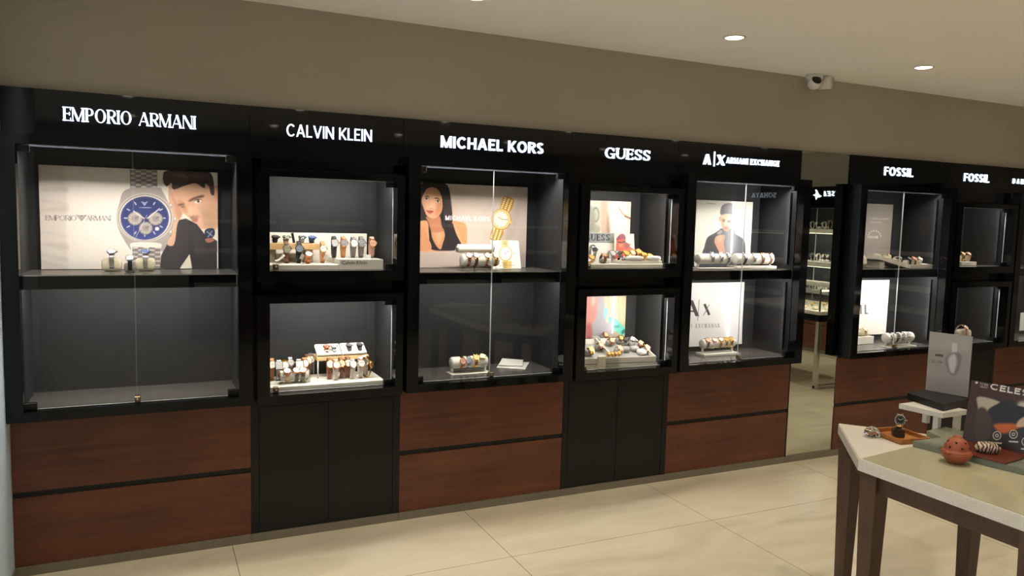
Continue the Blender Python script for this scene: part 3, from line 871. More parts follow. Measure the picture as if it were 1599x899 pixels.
for a, yy in ((26, 322), (18, 332), (9, 342)): S.line([(268 - a, yy - 5), (268, yy + 5), (268 + a, yy - 5)], 5, (214, 212, 216))
S.line([(278, 465), (395, 372)], 9, (224, 218, 212)); S.line([(278, 465), (175, 392)], 9, (224, 218, 212)); S.line([(290, 425), (196, 610)], 4, (214, 208, 204)); S.ell((280, 465), 13, 12, (60, 56, 60))
for cx, cy in ((488, 350), (522, 462), (487, 570)): S.ell((cx, cy), 17, 22, (190, 172, 158)); S.ell((cx - 3, cy - 6), 7, 9, (240, 230, 222))
me_ = S.mesh('poster', [PRINT, PAPER], .004, bend=lambda u, v: .004 * np.sin(v * 9 + 1) * np.clip(.28 - u, 0, 1) * 3)
o = put('advertising_poster', me_, None, (-.4355, PY, 1.3085))
tag(o, 'wide watch poster of a blue chronograph and a man resting his head on his hand', 'poster')

# ---- the dark-haired woman poster
c3 = crop(655, 275, 5.994)
S = wall_sheet(1.247, 2.011, 1.3085, 1.775, PY, .0022, (198, 182, 168), c3)
S.poly([(440, 80), (1010, 110), (990, 870), (440, 870)], (205, 190, 178), 10 / 1500, .7, False)
S.poly([(900, 110), (1010, 110), (1000, 870), (930, 870), (880, 600), (930, 400)], (186, 170, 160), 22 / 1500, .6)
S.poly([(860, 300), (950, 260), (930, 420), (880, 560), (800, 590)], (170, 152, 142), 16 / 1500, .6)
S.poly([(0, 690), (1000, 690), (1000, 900), (0, 900)], (200, 184, 172), 8 / 1500, .6, False)
S.poly([(-80, 690), (-80, 480), (20, 420), (60, 400), (110, 450), (150, 480), (210, 480), (300, 420), (380, 430), (440, 470), (440, 640), (400, 690)], (222, 160, 118), 1.5 / 1500)
S.poly([(40, 60), (130, 60), (240, 70), (280, 130), (306, 330), (310, 420), (345, 540), (395, 640), (395, 688), (120, 688), (90, 560), (70, 420), (-40, 420), (-90, 300), (-60, 120)], (44, 38, 40), 1.5 / 1500)
S.poly([(110, 450), (140, 520), (200, 470), (238, 545), (215, 640), (195, 685), (150, 640), (115, 560)], (208, 146, 108), 1.5 / 1500)
S.poly([(130, 460), (200, 450), (215, 540), (185, 640), (160, 600), (140, 520)], (232, 174, 134), 8 / 1500, .7)
S.poly([(60, 380), (120, 392), (185, 370), (225, 480), (215, 520), (120, 520), (85, 440)], (190, 128, 94), 3 / 1500)
S.poly([(175, 150), (230, 180), (262, 330), (250, 470), (215, 480), (200, 380), (214, 250)], (40, 32, 33), 3 / 1500)
for q_ in range(5): S.line([(215 + q_ * 13, 120 + q_ * 16), (232 + q_ * 14, 260), (240 + q_ * 16, 420)], 5, (84, 70, 68), .55, .002)
S.poly([(38, 170), (70, 118), (130, 105), (185, 140), (212, 220), (210, 320), (170, 380), (120, 396), (70, 370), (40, 300), (20, 230)], (226, 166, 128), 1.5 / 1500)
S.poly([(60, 180), (120, 150), (170, 200), (150, 300), (80, 330), (45, 260)], (242, 194, 158), 14 / 1500, .7)
S.poly([(170, 240), (212, 250), (205, 330), (160, 385), (150, 330)], (190, 124, 90), 9 / 1500, .6)
S.poly([(45, 190), (75, 182), (96, 196), (70, 192)], (70, 46, 40), 1.5 / 1500); S.poly([(135, 208), (165, 200), (200, 222), (165, 212)], (70, 46, 40), 1.5 / 1500)
S.ell((66, 212), 18, 9, (245, 236, 228)); S.ell((66, 212), 9, 9, (60, 40, 34)); S.line([(46, 206), (70, 200), (90, 210)], 5, (44, 30, 28))
S.ell((172, 236), 20, 9, (245, 236, 228)); S.ell((172, 236), 9, 9, (60, 40, 34)); S.line([(148, 232), (172, 224), (196, 236)], 5, (44, 30, 28))
S.poly([(108, 240), (122, 240), (126, 290), (110, 302), (96, 292)], (246, 204, 170), 5 / 1500, .7); S.line([(94, 298), (110, 306), (126, 298)], 5, (180, 110, 84), .8)
S.poly([(64, 320), (90, 322), (108, 318), (134, 330), (106, 350), (84, 344)], (196, 92, 80), 1.5 / 1500); S.line([(64, 322), (100, 332), (134, 331)], 3, (130, 56, 52))
S.poly([(-50, 500), (30, 460), (75, 560), (108, 680), (-60, 680)], (214, 150, 110), 1.5 / 1500)
S.poly([(305, 430), (360, 500), (400, 640), (440, 640), (440, 470), (390, 430)], (224, 150, 104), 1.5 / 1500)
S.text(text_polys('MICHAEL KORS', 396 / 40, .20, .17, 0, .2, .5), (242, 410), (640, 420), 42, (250, 246, 242))
# gold watch
def gold_links(p0, p1, w0):
    n = 7
    for i in range(n):
        t = i / (n - 1); x = p0[0] + (p1[0] - p0[0]) * t; y = p0[1] + (p1[1] - p0[1]) * t
        for j in (-1, 0, 1):
            S.ell((x + j * w0 * .34, y + j * w0 * .14), w0 * .22, 13, (172, 118, 44)); S.ell((x + j * w0 * .34 - 2, y + j * w0 * .14 - 3), w0 * .14, 7, (248, 222, 150))
S.poly([(795, 190), (882, 222), (850, 330), (760, 300)], (196, 148, 74), 1 / 1500); gold_links((836, 220), (800, 320), 88)
S.poly([(685, 490), (790, 520), (740, 600), (668, 590)], (196, 148, 74), 1 / 1500); gold_links((735, 500), (706, 590), 88)
S.ell((766, 404), 92, 100, (176, 124, 58)); S.ell((765, 402), 86, 93, (240, 204, 132)); S.ell((764, 402), 72, 80, (190, 140, 74)); S.ell((763, 402), 68, 76, (246, 236, 210))
for i in range(12):
    a = i * PI / 6; S.line([(763 + 54 * math.cos(a), 402 + 60 * math.sin(a)), (763 + 64 * math.cos(a), 402 + 71 * math.sin(a))], 4, (150, 112, 62))
S.line([(763, 402), (825, 408)], 5, (90, 66, 40)); S.line([(763, 402), (738, 380)], 5, (90, 66, 40)); S.ell((855, 430), 12, 14, (220, 180, 110))
me_ = S.mesh('poster', [PRINT, PAPER], .004)
o = put('advertising_poster', me_, None, (1.247, PY, 1.3085))
tag(o, 'wide poster of a dark-haired woman in black beside a gold watch', 'poster')

# ---- the man in grey jacket
c4 = crop(1085, 310, 8.17)
S = wall_sheet(3.243, 3.718, 1.3085, 1.744, PY, .0022, (226, 223, 212), c4)
S.poly([(90, 705), (120, 620), (160, 500), (250, 440), (310, 400), (340, 380), (480, 380), (520, 450), (600, 500), (640, 560), (645, 720), (640, 900), (60, 900)], (84, 86, 92), 1.5 / 1500)
S.poly([(340, 420), (480, 390), (510, 470), (480, 700), (380, 720), (380, 560)], (104, 107, 114), 12 / 1500, .8)
S.poly([(160, 520), (240, 470), (270, 560), (300, 690), (150, 700)], (70, 71, 76), 12 / 1500, .7)
S.poly([(250, 540), (275, 480), (350, 460), (385, 480), (370, 560), (380, 690), (320, 690), (270, 600)], (196, 142, 120), 1.5 / 1500)
S.poly([(285, 500), (345, 470), (340, 530), (300, 560)], (220, 170, 146), 6 / 1500, .6)
S.poly([(332, 210), (400, 200), (490, 205), (505, 270), (490, 350), (450, 380), (410, 420), (370, 400), (345, 360), (332, 290)], (220, 174, 148), 1.5 / 1500)
S.ell((322, 258), 12, 34, (206, 152, 126)); S.ell((500, 290), 18, 42, (214, 156, 134))
S.poly([(430, 230), (490, 240), (480, 330), (440, 370), (420, 300)], (236, 194, 168), 12 / 1500, .6)
S.poly([(336, 260), (370, 250), (385, 275), (360, 350), (340, 320)], (190, 138, 112), 8 / 1500, .6)
S.line([(345, 268), (388, 276)], 9, (78, 60, 54), .9); S.line([(412, 290), (462, 278)], 9, (78, 60, 54), .9)
S.ell((366, 288), 14, 6, (70, 54, 48)); S.ell((438, 300), 14, 6, (70, 54, 48)); S.poly([(390, 290), (402, 292), (404, 340), (380, 345)], (240, 198, 170), 5 / 1500, .7)
S.poly([(352, 360), (400, 350), (450, 355), (440, 390), (400, 420), (365, 400)], (140, 104, 90), 9 / 1500, .6); S.line([(372, 372), (420, 372)], 8, (170, 104, 92), .9)
S.poly([(330, 205), (328, 150), (350, 90), (410, 58), (470, 60), (505, 100), (515, 160), (505, 215), (470, 200), (400, 195)], (84, 84, 88), 3 / 1500)
S.poly([(370, 110), (430, 80), (470, 110), (450, 180), (380, 170)], (108, 110, 116), 10 / 1500, .6)
S.line([(150, 60), (270, 68)], 9, (150, 148, 142), .8)
S.poly([(280, 440), (330, 400), (350, 420), (320, 460)], (150, 146, 138), 2 / 1500)
me_ = S.mesh('poster', [PRINTG, PAPER], .003, bend=lambda u, v: .016 * np.clip(.35 - v, 0, 1) ** 2 * 4)
o = put('advertising_poster', me_, None, (3.243, PY, 1.3085))
tag(o, 'portrait poster of a short-haired man in grey jacket, hand at his chin', 'poster')

# ---- white letter board below it
c5 = crop(1060, 400, 4.495)
S = wall_sheet(3.08, 3.682, .775, 1.200, PY, .0025, (228, 226, 226), c5)
S.text(glyph('A', 1.0, .22, .10), (30, 420), (90, 420), 112, (70, 66, 70)); S.line([(143, 302), (132, 452)], 4, (110, 100, 98))
S.line([(180, 335), (214, 412)], 17, (52, 48, 50)); S.line([(214, 338), (172, 415)], 5, (130, 116, 112))
S.text(text_polys('ARMANI', 108 / 27, .18, .08, .06, .3), (-16, 500), (90, 501), 27, (160, 154, 152))
S.text(text_polys('EXCHANGE', 168 / 27, .2, .08, .06, .3), (118, 502), (285, 499), 27, (150, 144, 142))
me_ = S.mesh('poster', [PRINTG, PAPER], .006, bend=lambda u, v: .03 * np.clip(.45 - v, 0, 1) ** 2)
o = put('letter_board', me_, None, (3.08, PY, .775))
tag(o, 'white board with thin grey capital letters, behind a roll of gold watches', 'sign board')

# ---- close-up of a shoulder, and colourful print, in the small cases
c6 = crop(915, 305, 9.985)
S = wall_sheet(2.232, 2.733, 1.47, 1.714, PY, .002, (226, 204, 182), c6)
S.poly([(-400, 60), (215, 60), (215, 600), (-400, 600)], (188, 186, 178), 4 / 1500, 1, False)
S.ell((150, 300), 60, 120, (116, 128, 110), 3 / 1500); S.ell((152, 300), 40, 90, (170, 176, 156), 3 / 1500); S.ell((155, 520), 70, 60, (158, 160, 140), 6 / 1500); S.ell((60, 380), 90, 210, (148, 146, 130), 12 / 1500)
S.poly([(230, 80), (340, 90), (360, 340), (380, 560), (240, 600)], (176, 148, 132), 16 / 1500, .8); S.poly([(330, 330), (352, 300), (372, 600), (330, 600)], (132, 100, 88), 8 / 1500, .7)
S.poly([(400, 120), (680, 180), (690, 560), (430, 580)], (234, 212, 190), 20 / 1500, .8)
S.line([(490, 100), (510, 190), (560, 270), (610, 320), (700, 360)], 18, (150, 104, 62), .9, .002); S.line([(600, 318), (700, 365)], 26, (120, 78, 44), .9, .002)
me_ = S.mesh('poster', [PRINTG, PAPER], .004)
o = put('advertising_poster', me_, None, (2.232, PY, 1.47))
tag(o, 'beige close-up poster of skin with a thin necklace chain', 'poster')
S = wall_sheet(2.225, 2.655, 1.4585, 1.518, .245, .002, (150, 150, 146), c6)
S.text(text_polys('GUESS', 420 / 112, .27, .10, .07, .16), (-20, 706), (412, 706), 104, (46, 60, 74))
me_ = S.mesh('board', [PRINTG, PAPER], .018)
o = put('name_board', me_, None, (2.225, .245, 1.4585))
tag(o, 'low grey name board with dark serif letters, under the necklace poster', 'sign board')

c7 = crop(910, 455, 10.575)
S = wall_sheet(2.232, 2.725, .865, 1.124, PY, .002, (168, 152, 126), c7)
S.poly([(-300, 80), (330, 80), (480, 400), (500, 740), (-300, 740)], (150, 146, 152), 6 / 1500, 1, False)
S.poly([(60, 80), (230, 80), (220, 430), (130, 560), (160, 760), (40, 760)], (186, 124, 116), 8 / 1500)
S.poly([(140, 100), (210, 100), (190, 230), (150, 220)], (226, 166, 148), 8 / 1500, .8); S.poly([(60, 560), (140, 540), (150, 760), (60, 760)], (150, 84, 80), 8 / 1500, .8)
for x in (360, 440, 520, 610, 660): S.poly([(x, 80), (x + 34, 80), (x + 60, 480), (x + 20, 480)], (200, 176, 138) if x % 80 else (140, 116, 88), 5 / 1500, .8)
S.poly([(350, 270), (410, 300), (400, 400), (350, 450)], (120, 176, 180), 3 / 1500)
S.poly([(425, 440), (520, 440), (620, 520), (690, 610), (690, 700), (620, 710), (560, 660), (490, 640), (480, 560)], (64, 176, 152), 2 / 1500)
S.poly([(500, 570), (590, 560), (600, 590), (520, 600)], (36, 118, 112), 2 / 1500); S.poly([(640, 660), (690, 620), (690, 680), (650, 700)], (30, 90, 90), 2 / 1500); S.poly([(450, 460), (540, 480), (590, 540), (520, 540)], (110, 206, 180), 3 / 1500, .8)
me_ = S.mesh('poster', [PRINTG, PAPER], .004)
o = put('advertising_poster', me_, None, (2.232, PY, .865))
tag(o, 'colourful poster with a teal scarf, behind the tray of watches', 'poster')

# ---- past the mirror: brown poster, white board with one letter
c8 = crop(1340, 310, 7.49)
S = wall_sheet(4.53, 5.088, 1.3085, 1.768, PY, .0025, (150, 138, 126), c8)
S.poly([(-200, 60), (425, 70), (420, 640), (-200, 640)], (158, 146, 136), 0, 1, False, (140, 126, 116))
S.text(text_polys('A GENTLE HAND', 240 / 17, .2, .16, 0, .3, .7), (135, 241), (375, 246), 16, (226, 218, 206), .9)
S.text(text_polys('FOR WATCHES', 160 / 17, .2, .16, 0, .3, .7), (135, 283), (295, 287), 15, (214, 206, 194), .9)
for i in range(9):
    a = PI * (1.0 - i / 8 * .95); S.ell((190 + 75 * math.cos(a), 450 - 75 * math.sin(a)), 9, 9, (212, 204, 190), 0, .8)
S.text(text_polys('FOSSIL', 100 / 27, .24, .2, 0, .16), (134, 464), (236, 464), 27, (228, 220, 206))
me_ = S.mesh('poster', [PRINT, PAPER], .004)
o = put('advertising_poster', me_, None, (4.53, PY, 1.3085))
tag(o, 'plain brown poster with small pale text, behind a tilted watch tray', 'poster')
c9 = crop(1335, 430, 6.917)
S = wall_sheet(4.50, 5.105, .785, 1.199, PY, .003, (226, 222, 212), c9)
S.text(text_polys('FOSSIL', 408 / 106, .17, .14, 0, .3), (-250, 422), (162, 416), 102, (60, 56, 56))
me_ = S.mesh('poster', [PRINT, PAPER], .006)
o = put('letter_board', me_, None, (4.50, PY, .785))
tag(o, 'white board with bold dark letters, in the bay past the mirror', 'sign board')
# ------------------------------------------------------------------ watches
METAL = dict(gold=mat('yellow_gold', (226, 170, 84), .22, metal=1, noise=.05), rose=mat('rose_gold', (222, 154, 112), .22, metal=1, noise=.05),
             steel=mat('brushed_steel', (186, 186, 188), .25, metal=1, noise=.05), black=mat('black_steel', (22, 22, 24), .3, metal=.6, noise=.05),
             pale=mat('pale_gold', (238, 214, 160), .22, metal=1, noise=.05), blue=mat('blue_steel', (52, 74, 122), .3, metal=.7, noise=.05))
BAND = dict(METAL, brown=mat('brown_leather', (112, 66, 42), .6, noise=.12, scale=160, bump=.2), tan=mat('tan_leather', (184, 128, 78), .6, noise=.12, scale=160, bump=.2),
            ink=mat('black_leather', (20, 20, 21), .55, noise=.1, scale=160, bump=.2), grey=mat('grey_leather', (112, 104, 98), .6, noise=.1, scale=160, bump=.2),
            white=mat('white_leather', (228, 222, 212), .5, noise=.05, scale=160, bump=.1), pink=mat('blush_leather', (206, 160, 136), .55, noise=.08, scale=160))
def dialmat(n, c): return mat('dial_' + n, c, .3, spec=.5, noise=.03, scale=200)
DIAL = dict(white=dialmat('white', (246, 242, 232)), silver=dialmat('silver', (196, 196, 194)), black=dialmat('black', (18, 20, 20)), green=dialmat('green', (40, 60, 50)),  # white also carries the LED glare off the watch crystals
            blue=dialmat('blue', (48, 76, 140)), grey=dialmat('grey', (132, 134, 140)), olive=dialmat('olive', (140, 140, 112)), red=dialmat('red', (206, 62, 40)),
            rose=dialmat('rose', (214, 168, 138)), cream=dialmat('cream', (240, 226, 190)), slate=dialmat('slate', (110, 124, 142)), gold=dialmat('gold', (226, 180, 96)), navy=dialmat('navy', (24, 34, 62)))
INK = mat('dial_markers', (40, 38, 38), .5, noise=.03); INKL = mat('dial_markers_light', (232, 228, 220), .4, noise=.03)
_wm = {}


def loop_pt(th, ry, rz): return Vector((0, -ry * math.cos(th), rz + rz * math.sin(th)))
def loop_n(th, ry, rz): return Vector((0, -math.cos(th) / ry, math.sin(th) / rz)).normalized()


def band_mesh(kind, phi, ry, rz, w0, w1, links):
    key = ('b', kind, round(phi, 2), round(ry, 4), round(rz, 4), round(w0, 4), links)
    if key in _wm: return _wm[key]
    mb = MB(); N = 36
    def wd(th):
        d = abs((th - phi + PI) % (2 * PI) - PI) / PI
        return w0 + (w1 - w0) * d
    ths = [phi + 2 * PI * i / N for i in range(N)]
    th_ = .0026
    if links:
        for i in range(N):
            a, b = ths[i], ths[i] + 2 * PI / N * .84
            for s0, s1 in ((-1, -.36), (-.3, .3), (.36, 1)):
                vs = []
                for t in (a, b):
                    p = loop_pt(t, ry, rz); n = loop_n(t, ry, rz); h = wd(t) / 2
                    for s in (s0, s1):
                        for o in (0, th_): vs.append(p + n * o + Vector((s * h, 0, 0)))
                mb.add(vs, [(0, 1, 5, 4), (2, 6, 7, 3), (1, 3, 7, 5), (0, 4, 6, 2), (0, 2, 3, 1), (4, 5, 7, 6)])
    else:
        vs = []
        for t in ths:
            p = loop_pt(t, ry, rz); n = loop_n(t, ry, rz); h = wd(t) / 2
            vs += [p + Vector((-h, 0, 0)), p + n * th_ + Vector((-h, 0, 0)), p + n * th_ + Vector((h, 0, 0)), p + Vector((h, 0, 0))]
        fs = []
        for i in range(N):
            j = (i + 1) % N
            for k in range(4): fs.append((4 * i + k, 4 * i + (k + 1) % 4, 4 * j + (k + 1) % 4, 4 * j + k))
        mb.add(vs, fs, 0, None, False)
    _wm[key] = mb.mesh('strap', BAND[kind]); return _wm[key]


def case_mesh(metal, R, square):
    key = ('c', metal, round(R, 4), square)
    if key in _wm: return _wm[key]
    mb = MB()
    if square:
        mb.box(-R, R, -R * 1.15, R * 1.15, 0, .008, 0, bev=.003)
    else:
        mb.lathe([(R * .86, 0), (R * .97, .0015), (R, .004), (R * .98, .0065), (R * .90, .0085), (R * .84, .0085), (R * .83, .0072)], 28)
    for sx in (-1, 1):                                   # lugs
        for sy in (-1, 1): mb.box(sx * R * .45 - .0022, sx * R * .45 + .0022, min(sy * R * .75, sy * R * 1.22), max(sy * R * .75, sy * R * 1.22), .0005, .005, 0, bev=.001)
    mb.lathe([(.0028, 0), (.0030, .004), (.0022, .005)], 10, 0, T(R * .96, 0, .004) @ RY(PI / 2))
    _wm[key] = mb.mesh('case', METAL[metal]); return _wm[key]


def dial_mesh(dial, R, square):
    key = ('d', dial, round(R, 4), square)
    if key in _wm: return _wm[key]
    mb = MB(); r = R * .83
    if square: mb.box(-r, r, -r * 1.15, r * 1.15, .0078, .0086, 0)
    else: mb.lathe([(r, .0060), (r, .0074), (r * .5, .0075)], 28, 0, None, False)
    z = .0089 if square else .0078
    dark = dial in ('white', 'silver', 'cream', 'rose', 'gold', 'olive')
    for i in range(12):
        a = i * PI / 6; q = .00045 if i % 3 else .0008
        mb.box(r * .72, r * .9, -q, q, z - .0003, z, 1, RZ(a))
    mb.box(-.001, r * .52, -.0007, .0007, z, z + .0003, 1, RZ(2.6)); mb.box(-.001, r * .74, -.0005, .0005, z + .0003, z + .0006, 1, RZ(.52))
    _wm[key] = mb.mesh('dial', [DIAL[dial], INK if dark else INKL]); return _wm[key]


WATCHES = []


def watch(label, P, dial='white', metal='gold', band='gold', phi=.55, ry=.026, rz=.030, R=.0185, yaw=0.0, group=None, square=False, tagged=False, roll=0.0, sub=None, pitch=0.0):
    """P is the middle of the dial, or a pair (x, y, z) of the loop's foot when sub='foot'"""
    if sub == 'foot': loc = Vector(P) + Vector((0, 0, .0031))
    else:
        c = loop_pt(phi, ry, rz) + loop_n(phi, ry, rz) * .010
        loc = Vector(P) - RZ(yaw) @ c
    t = thing('wristwatch', label, 'watch', loc, yaw, group, rot=(pitch, roll, yaw))
    links = band in METAL
    put('strap', band_mesh(band, phi, ry, rz, R * 1.0, R * .8, links), t)
    n = loop_n(phi, ry, rz); p = loop_pt(phi, ry, rz) + n * .0012
    # case axis along n, its 12 o'clock up the strap
    up = Vector((1, 0, 0)).cross(n) * -1
    Mx = Matrix(((1, 0, 0, 0), (0, up.y, n.y, 0), (0, up.z, n.z, 0), (0, 0, 0, 1)))
    if up.z < 0: Mx = Matrix(((-1, 0, 0, 0), (0, -up.y, n.y, 0), (0, -up.z, n.z, 0), (0, 0, 0, 1)))
    c = put('case', case_mesh(metal, R, square), t); c.matrix_local = T(*p) @ Mx
    d = put('dial', dial_mesh(dial, R, square), t); d.matrix_local = T(*p) @ Mx
    if tagged:
        q = loop_pt(-.35, ry, rz) + Vector((.012, -.006, -.004))
        MB().box(-.009, .009, -.0006, 0, -.013, .013, 0, T(*q) @ RX(.35) @ RY(.35)).build('price_tag', PAPER, t)
    WATCHES.append(t)
    return t


def dz(phi, rz): return rz + (rz + .010) * math.sin(phi)


def stand_watch(label, px, py, zs, dial, metal, band, phi=.5, R=.0185, group=None, yaw=0.0, Y=None, **k):
    """a watch standing on a surface at height zs, its dial seen at (px, py); the loop is as tall as that needs"""
    k.pop('rz', None); ry = k.pop('ry', .025)
    if Y is None:
        Y = on(px, py, zs + dz(phi, .030)).y
        Y = min(max(Y, .035), .085 if zs > 1.3 else .20)
    P = at(px, py, Y); h = P.z - zs
    rz = min(max((h - .010 * math.sin(phi)) / (1 + math.sin(phi)), .012), .052)
    c = loop_pt(phi, ry, rz) + loop_n(phi, ry, rz) * .010
    o = Vector((P.x, Y, 0)) - RZ(yaw) @ Vector((c.x, c.y, 0))
    return watch(label, (o.x, o.y, zs + .0003), dial, metal, band, phi, ry, rz, R, yaw, group, sub='foot', **k)


def pillow(label, P, sx, sy, sz, m, group=None, yaw=0.0, name='watch_pillow', tilt=0.0, lean=0.0):
    """a stuffed cushion, foot at P"""
    mb = MB(); n, k = 20, 10
    vs = []; fs = []
    for j in range(k + 1):
        v = -PI / 2 + PI * j / k
        for i in range(n):
            u = 2 * PI * i / n
            f = lambda c, e: math.copysign(abs(c) ** e, c)
            vs.append((sx / 2 * f(math.cos(v), .5) * f(math.cos(u), .45), sy / 2 * f(math.cos(v), .5) * f(math.sin(u), .45), sz / 2 + sz / 2 * f(math.sin(v), .6)))
    for j in range(k):
        for i in range(n): fs.append((j * n + i, j * n + (i + 1) % n, (j + 1) * n + (i + 1) % n, (j + 1) * n + i))
    mb.add(vs, fs, 0, None, True)
    o = mb.build(name, m); o.location = P; o.rotation_euler = (tilt, lean, yaw)
    return tag(o, label, 'cushion', group)


def roll_stand(label, pxl, pxr, pyc, rpx, pyb, zs, m, base='slab', legs=None, group=None, skew=0.0):
    """a padded watch roll on legs and a foot plate. Returns its place and radius"""
    mid = (pxl + pxr) / 2; Y = on(mid, pyb, zs).y
    a, b, c = at(pxl, pyc, Y), at(pxr, pyc, Y), at(mid, pyc, Y)
    L = b.x - a.x; r = rpx * abs(at(mid, pyc - 1, Y).z - c.z); zc = c.z - zs
    t = thing('watch_roll', label, 'watch stand', (c.x, Y, zs + .0006), skew, group)
    prof = [(r * .80, -L / 2), (r * .95, -L / 2 + r * .1), (r, -L / 2 + r * .35), (r, L / 2 - r * .35), (r * .95, L / 2 - r * .1), (r * .80, L / 2)]
    MB().lathe(prof, 28, 0, T(0, 0, zc) @ RY(PI / 2)).build('padded_roll', m, t)
    th = .016 if base == 'slab' else .004
    zc = max(zc, r + .004 + .0075); th = min(th, zc - r - .0065)
    bm = WHITEB if base != 'clear' else ACRYL
    MB().box(-L / 2 - .01, L / 2 + .01, -.045, .045, 0, th, 0, bev=.002).build('foot_plate', bm, t)
    for q in (-.46, .46):
        MB().box(L * q - .006, L * q + .006, -.004, .004, th, zc - r * .85, 0).build('leg', bm, t)
    return dict(x=c.x, y=Y, zc=zs + .0006 + zc, r=r, L=L, t=t)


def on_roll(label, rs, px, dial, metal, band, phi=.6, R=.018, group=None, **k):
    x = at(px, 450, rs['y']).x; rr = rs['r'] + .0006
    return watch(label, (x, rs['y'], rs['zc'] - rr - .0031), dial, metal, band, phi, rr, rr, R, 0, group, sub='foot', **k)


def plane_sheet(origin, rz, tilt, w, h, step, bg):
    """a sheet standing at origin (its lower corner), drawn with photo pixels"""
    M = T(*origin) @ RZ(rz) @ RX(tilt); Mi = M.inverted()
    o = Mi @ CAM_POS
    def uv(px, py):
        d = Mi.to_3x3() @ ray(px, py); t = -o.y / d.y
        q = o + d * t; return (q.x, q.z)
    return Sheet(w, h, step, bg, uv), M


# ---- chronograph bay, upper shelf
S1 = SHELF_TOP
g1 = 'watches on the shelf under the chronograph poster'
for (px, dial, metal, lab) in ((175, 'silver', 'steel', 'silver'), (227, 'blue', 'steel', 'blue-dial')):
    P = at(px, 417, .17); P.z = S1 + .0003
    pillow('cream block cushion carrying the %s watch on the chronograph shelf' % lab, P, .086, .048, .062, CREAM, 'cream cushions on the chronograph shelf')
    watch('%s steel watch on a cream cushion below the chronograph poster' % lab, (P.x, P.y, S1 + .006), dial, metal, 'steel', 1.15, .038, .040, .021, 0, g1, sub='foot')
P = at(203, 422, .06)
pillow('grey round cushion at the middle of the chronograph shelf', (P.x, P.y + .03, S1 + .0003), .05, .04, .045, GREYC)
watch('dark strap watch on the grey cushion between two cream cushions', (P.x, P.y + .03, S1 + .002), 'silver', 'steel', 'ink', 1.0, .027, .031, .019, 0, g1, sub='foot')

# ---- upper small case: board, blocks, oak riser
zf = 1.3236
o = MB().box(.513, 1.059, .272, .29, zf, 1.492, bev=.001).build('back_board', WHITEB); tag(o, 'pale upright back board behind the watches in the upper small case', 'board')
o = MB().box(.516, .848, 0.0, .268, zf, 1.3455, bev=.0015).build('display_plinth', WHITEB); tag(o, 'low pale plinth under the oak riser in the upper small case', 'display plinth')
zb = 1.372
r = thing('display_block', 'taller pale display block printed with a name in thin letters', 'display plinth', (.85, -.003, zf))
MB().box(0, .222, 0, .262, 0, zb - zf, bev=.0015).build('block', WHITEB, r)
cu = bpy.data.curves.new('name_text', 'FONT'); cu.body = 'Calvin Klein'; cu.size = .026; cu.extrude = .0004
tmp = bpy.data.objects.new('name_text', cu); COL.objects.link(tmp)
dg = bpy.context.evaluated_depsgraph_get(); me = bpy.data.meshes.new_from_object(tmp.evaluated_get(dg)); bpy.data.objects.remove(tmp)
me.materials.clear(); me.materials.append(mat('dark_print', (58, 52, 44), .5, noise=.02))
o = put('lettering', me, r, (.012, -.0006, .024)); o.rotation_euler = (PI / 2, 0, 0); o.scale = (1.0, 1, 1)
YR = .13; zr1 = at(460, 380, YR).z; zr0 = at(460, 389.5, YR).z
xr0, xr1 = .517, at(498.5, 385, YR).x
r = thing('display_riser', 'pale oak watch riser on grey feet in the upper small case', 'display riser', (xr0, YR, 1.3455))
MB().box(0, xr1 - xr0, 0, .10, zr0 - 1.3455, zr1 - 1.3455, bev=.001).build('top', OAK, r)
for q in (.035, .215): MB().lathe([(.026, 0), (.026, zr0 - 1.3455)], 20, 0, T(q, .05, 0)).build('foot', GREYP, r)
gu = 'watches in the upper case of the narrow bay beside the chronograph'
for px, py, d, m_, b, lab in ((430.2, 372, 'black', 'black', 'ink', 'all-black watch, at the frame end of the oak riser'), (447.3, 372, 'olive', 'steel', 'brown', 'brown and silver watch, second on the oak riser'),
                             (471.9, 371.2, 'green', 'steel', 'steel', 'green-dial steel watch, third on the oak riser'), (487.4, 371.5, 'blue', 'blue', 'blue', 'all-blue watch at the open end of the oak riser')):
    stand_watch(lab, px, py, zr1, d, m_, b, .9, .0195, gu, Y=YR + .035, ry=.028)
o = MB().box(0, .012, 0, .004, 0, .05).build('price_tag', BLACKP); q = at(457.5, 379, YR + .03); o.location = (q.x, q.y, zr1 + .0003); o.rotation_euler = (0, -.2, 0); tag(o, 'thin dark upright tag between watches on the oak riser', 'tag')
zp = 1.3455
stand_watch('olive-dial steel watch on brown strap, before the oak riser', 448.5, 388.5, zp, 'olive', 'steel', 'brown', .35, .0205, gu)
stand_watch('slate-dial black watch with white tag, before the oak riser', 468, 387.5, zp, 'slate', 'black', 'ink', .35, .0205, gu, tagged=True)
stand_watch('white-dial watch with rose bracelet, lying low on the plinth front', 482.4, 397, zp, 'white', 'rose', 'rose', .75, .019, gu, rz=.018, ry=.03)
stand_watch('white-dial watch on brown strap, next to the name block', 505.3, 388, zp, 'white', 'pale', 'tan', .35, .019, gu, tagged=True)
stand_watch('silver-dial watch on black strap, first on the name block', 523.4, 379, zb, 'silver', 'steel', 'ink', .4, .020, gu)
stand_watch('grey-dial watch on tan strap, second on the name block', 537.8, 378.5, zb, 'grey', 'rose', 'tan', .4, .020, gu)
stand_watch('bright white-dial watch on dark strap, third on the name block', 553.5, 380, zb, 'white', 'steel', 'grey', .4, .0205, gu)
stand_watch('plain grey watch, fourth on the name block', 566, 379.6, zb, 'grey', 'steel', 'grey', .4, .020, gu)
stand_watch('rose octagonal watch with white tag at the end of the name block', 582.5, 380, zb, 'rose', 'rose', 'pink', .4, .0215, gu)
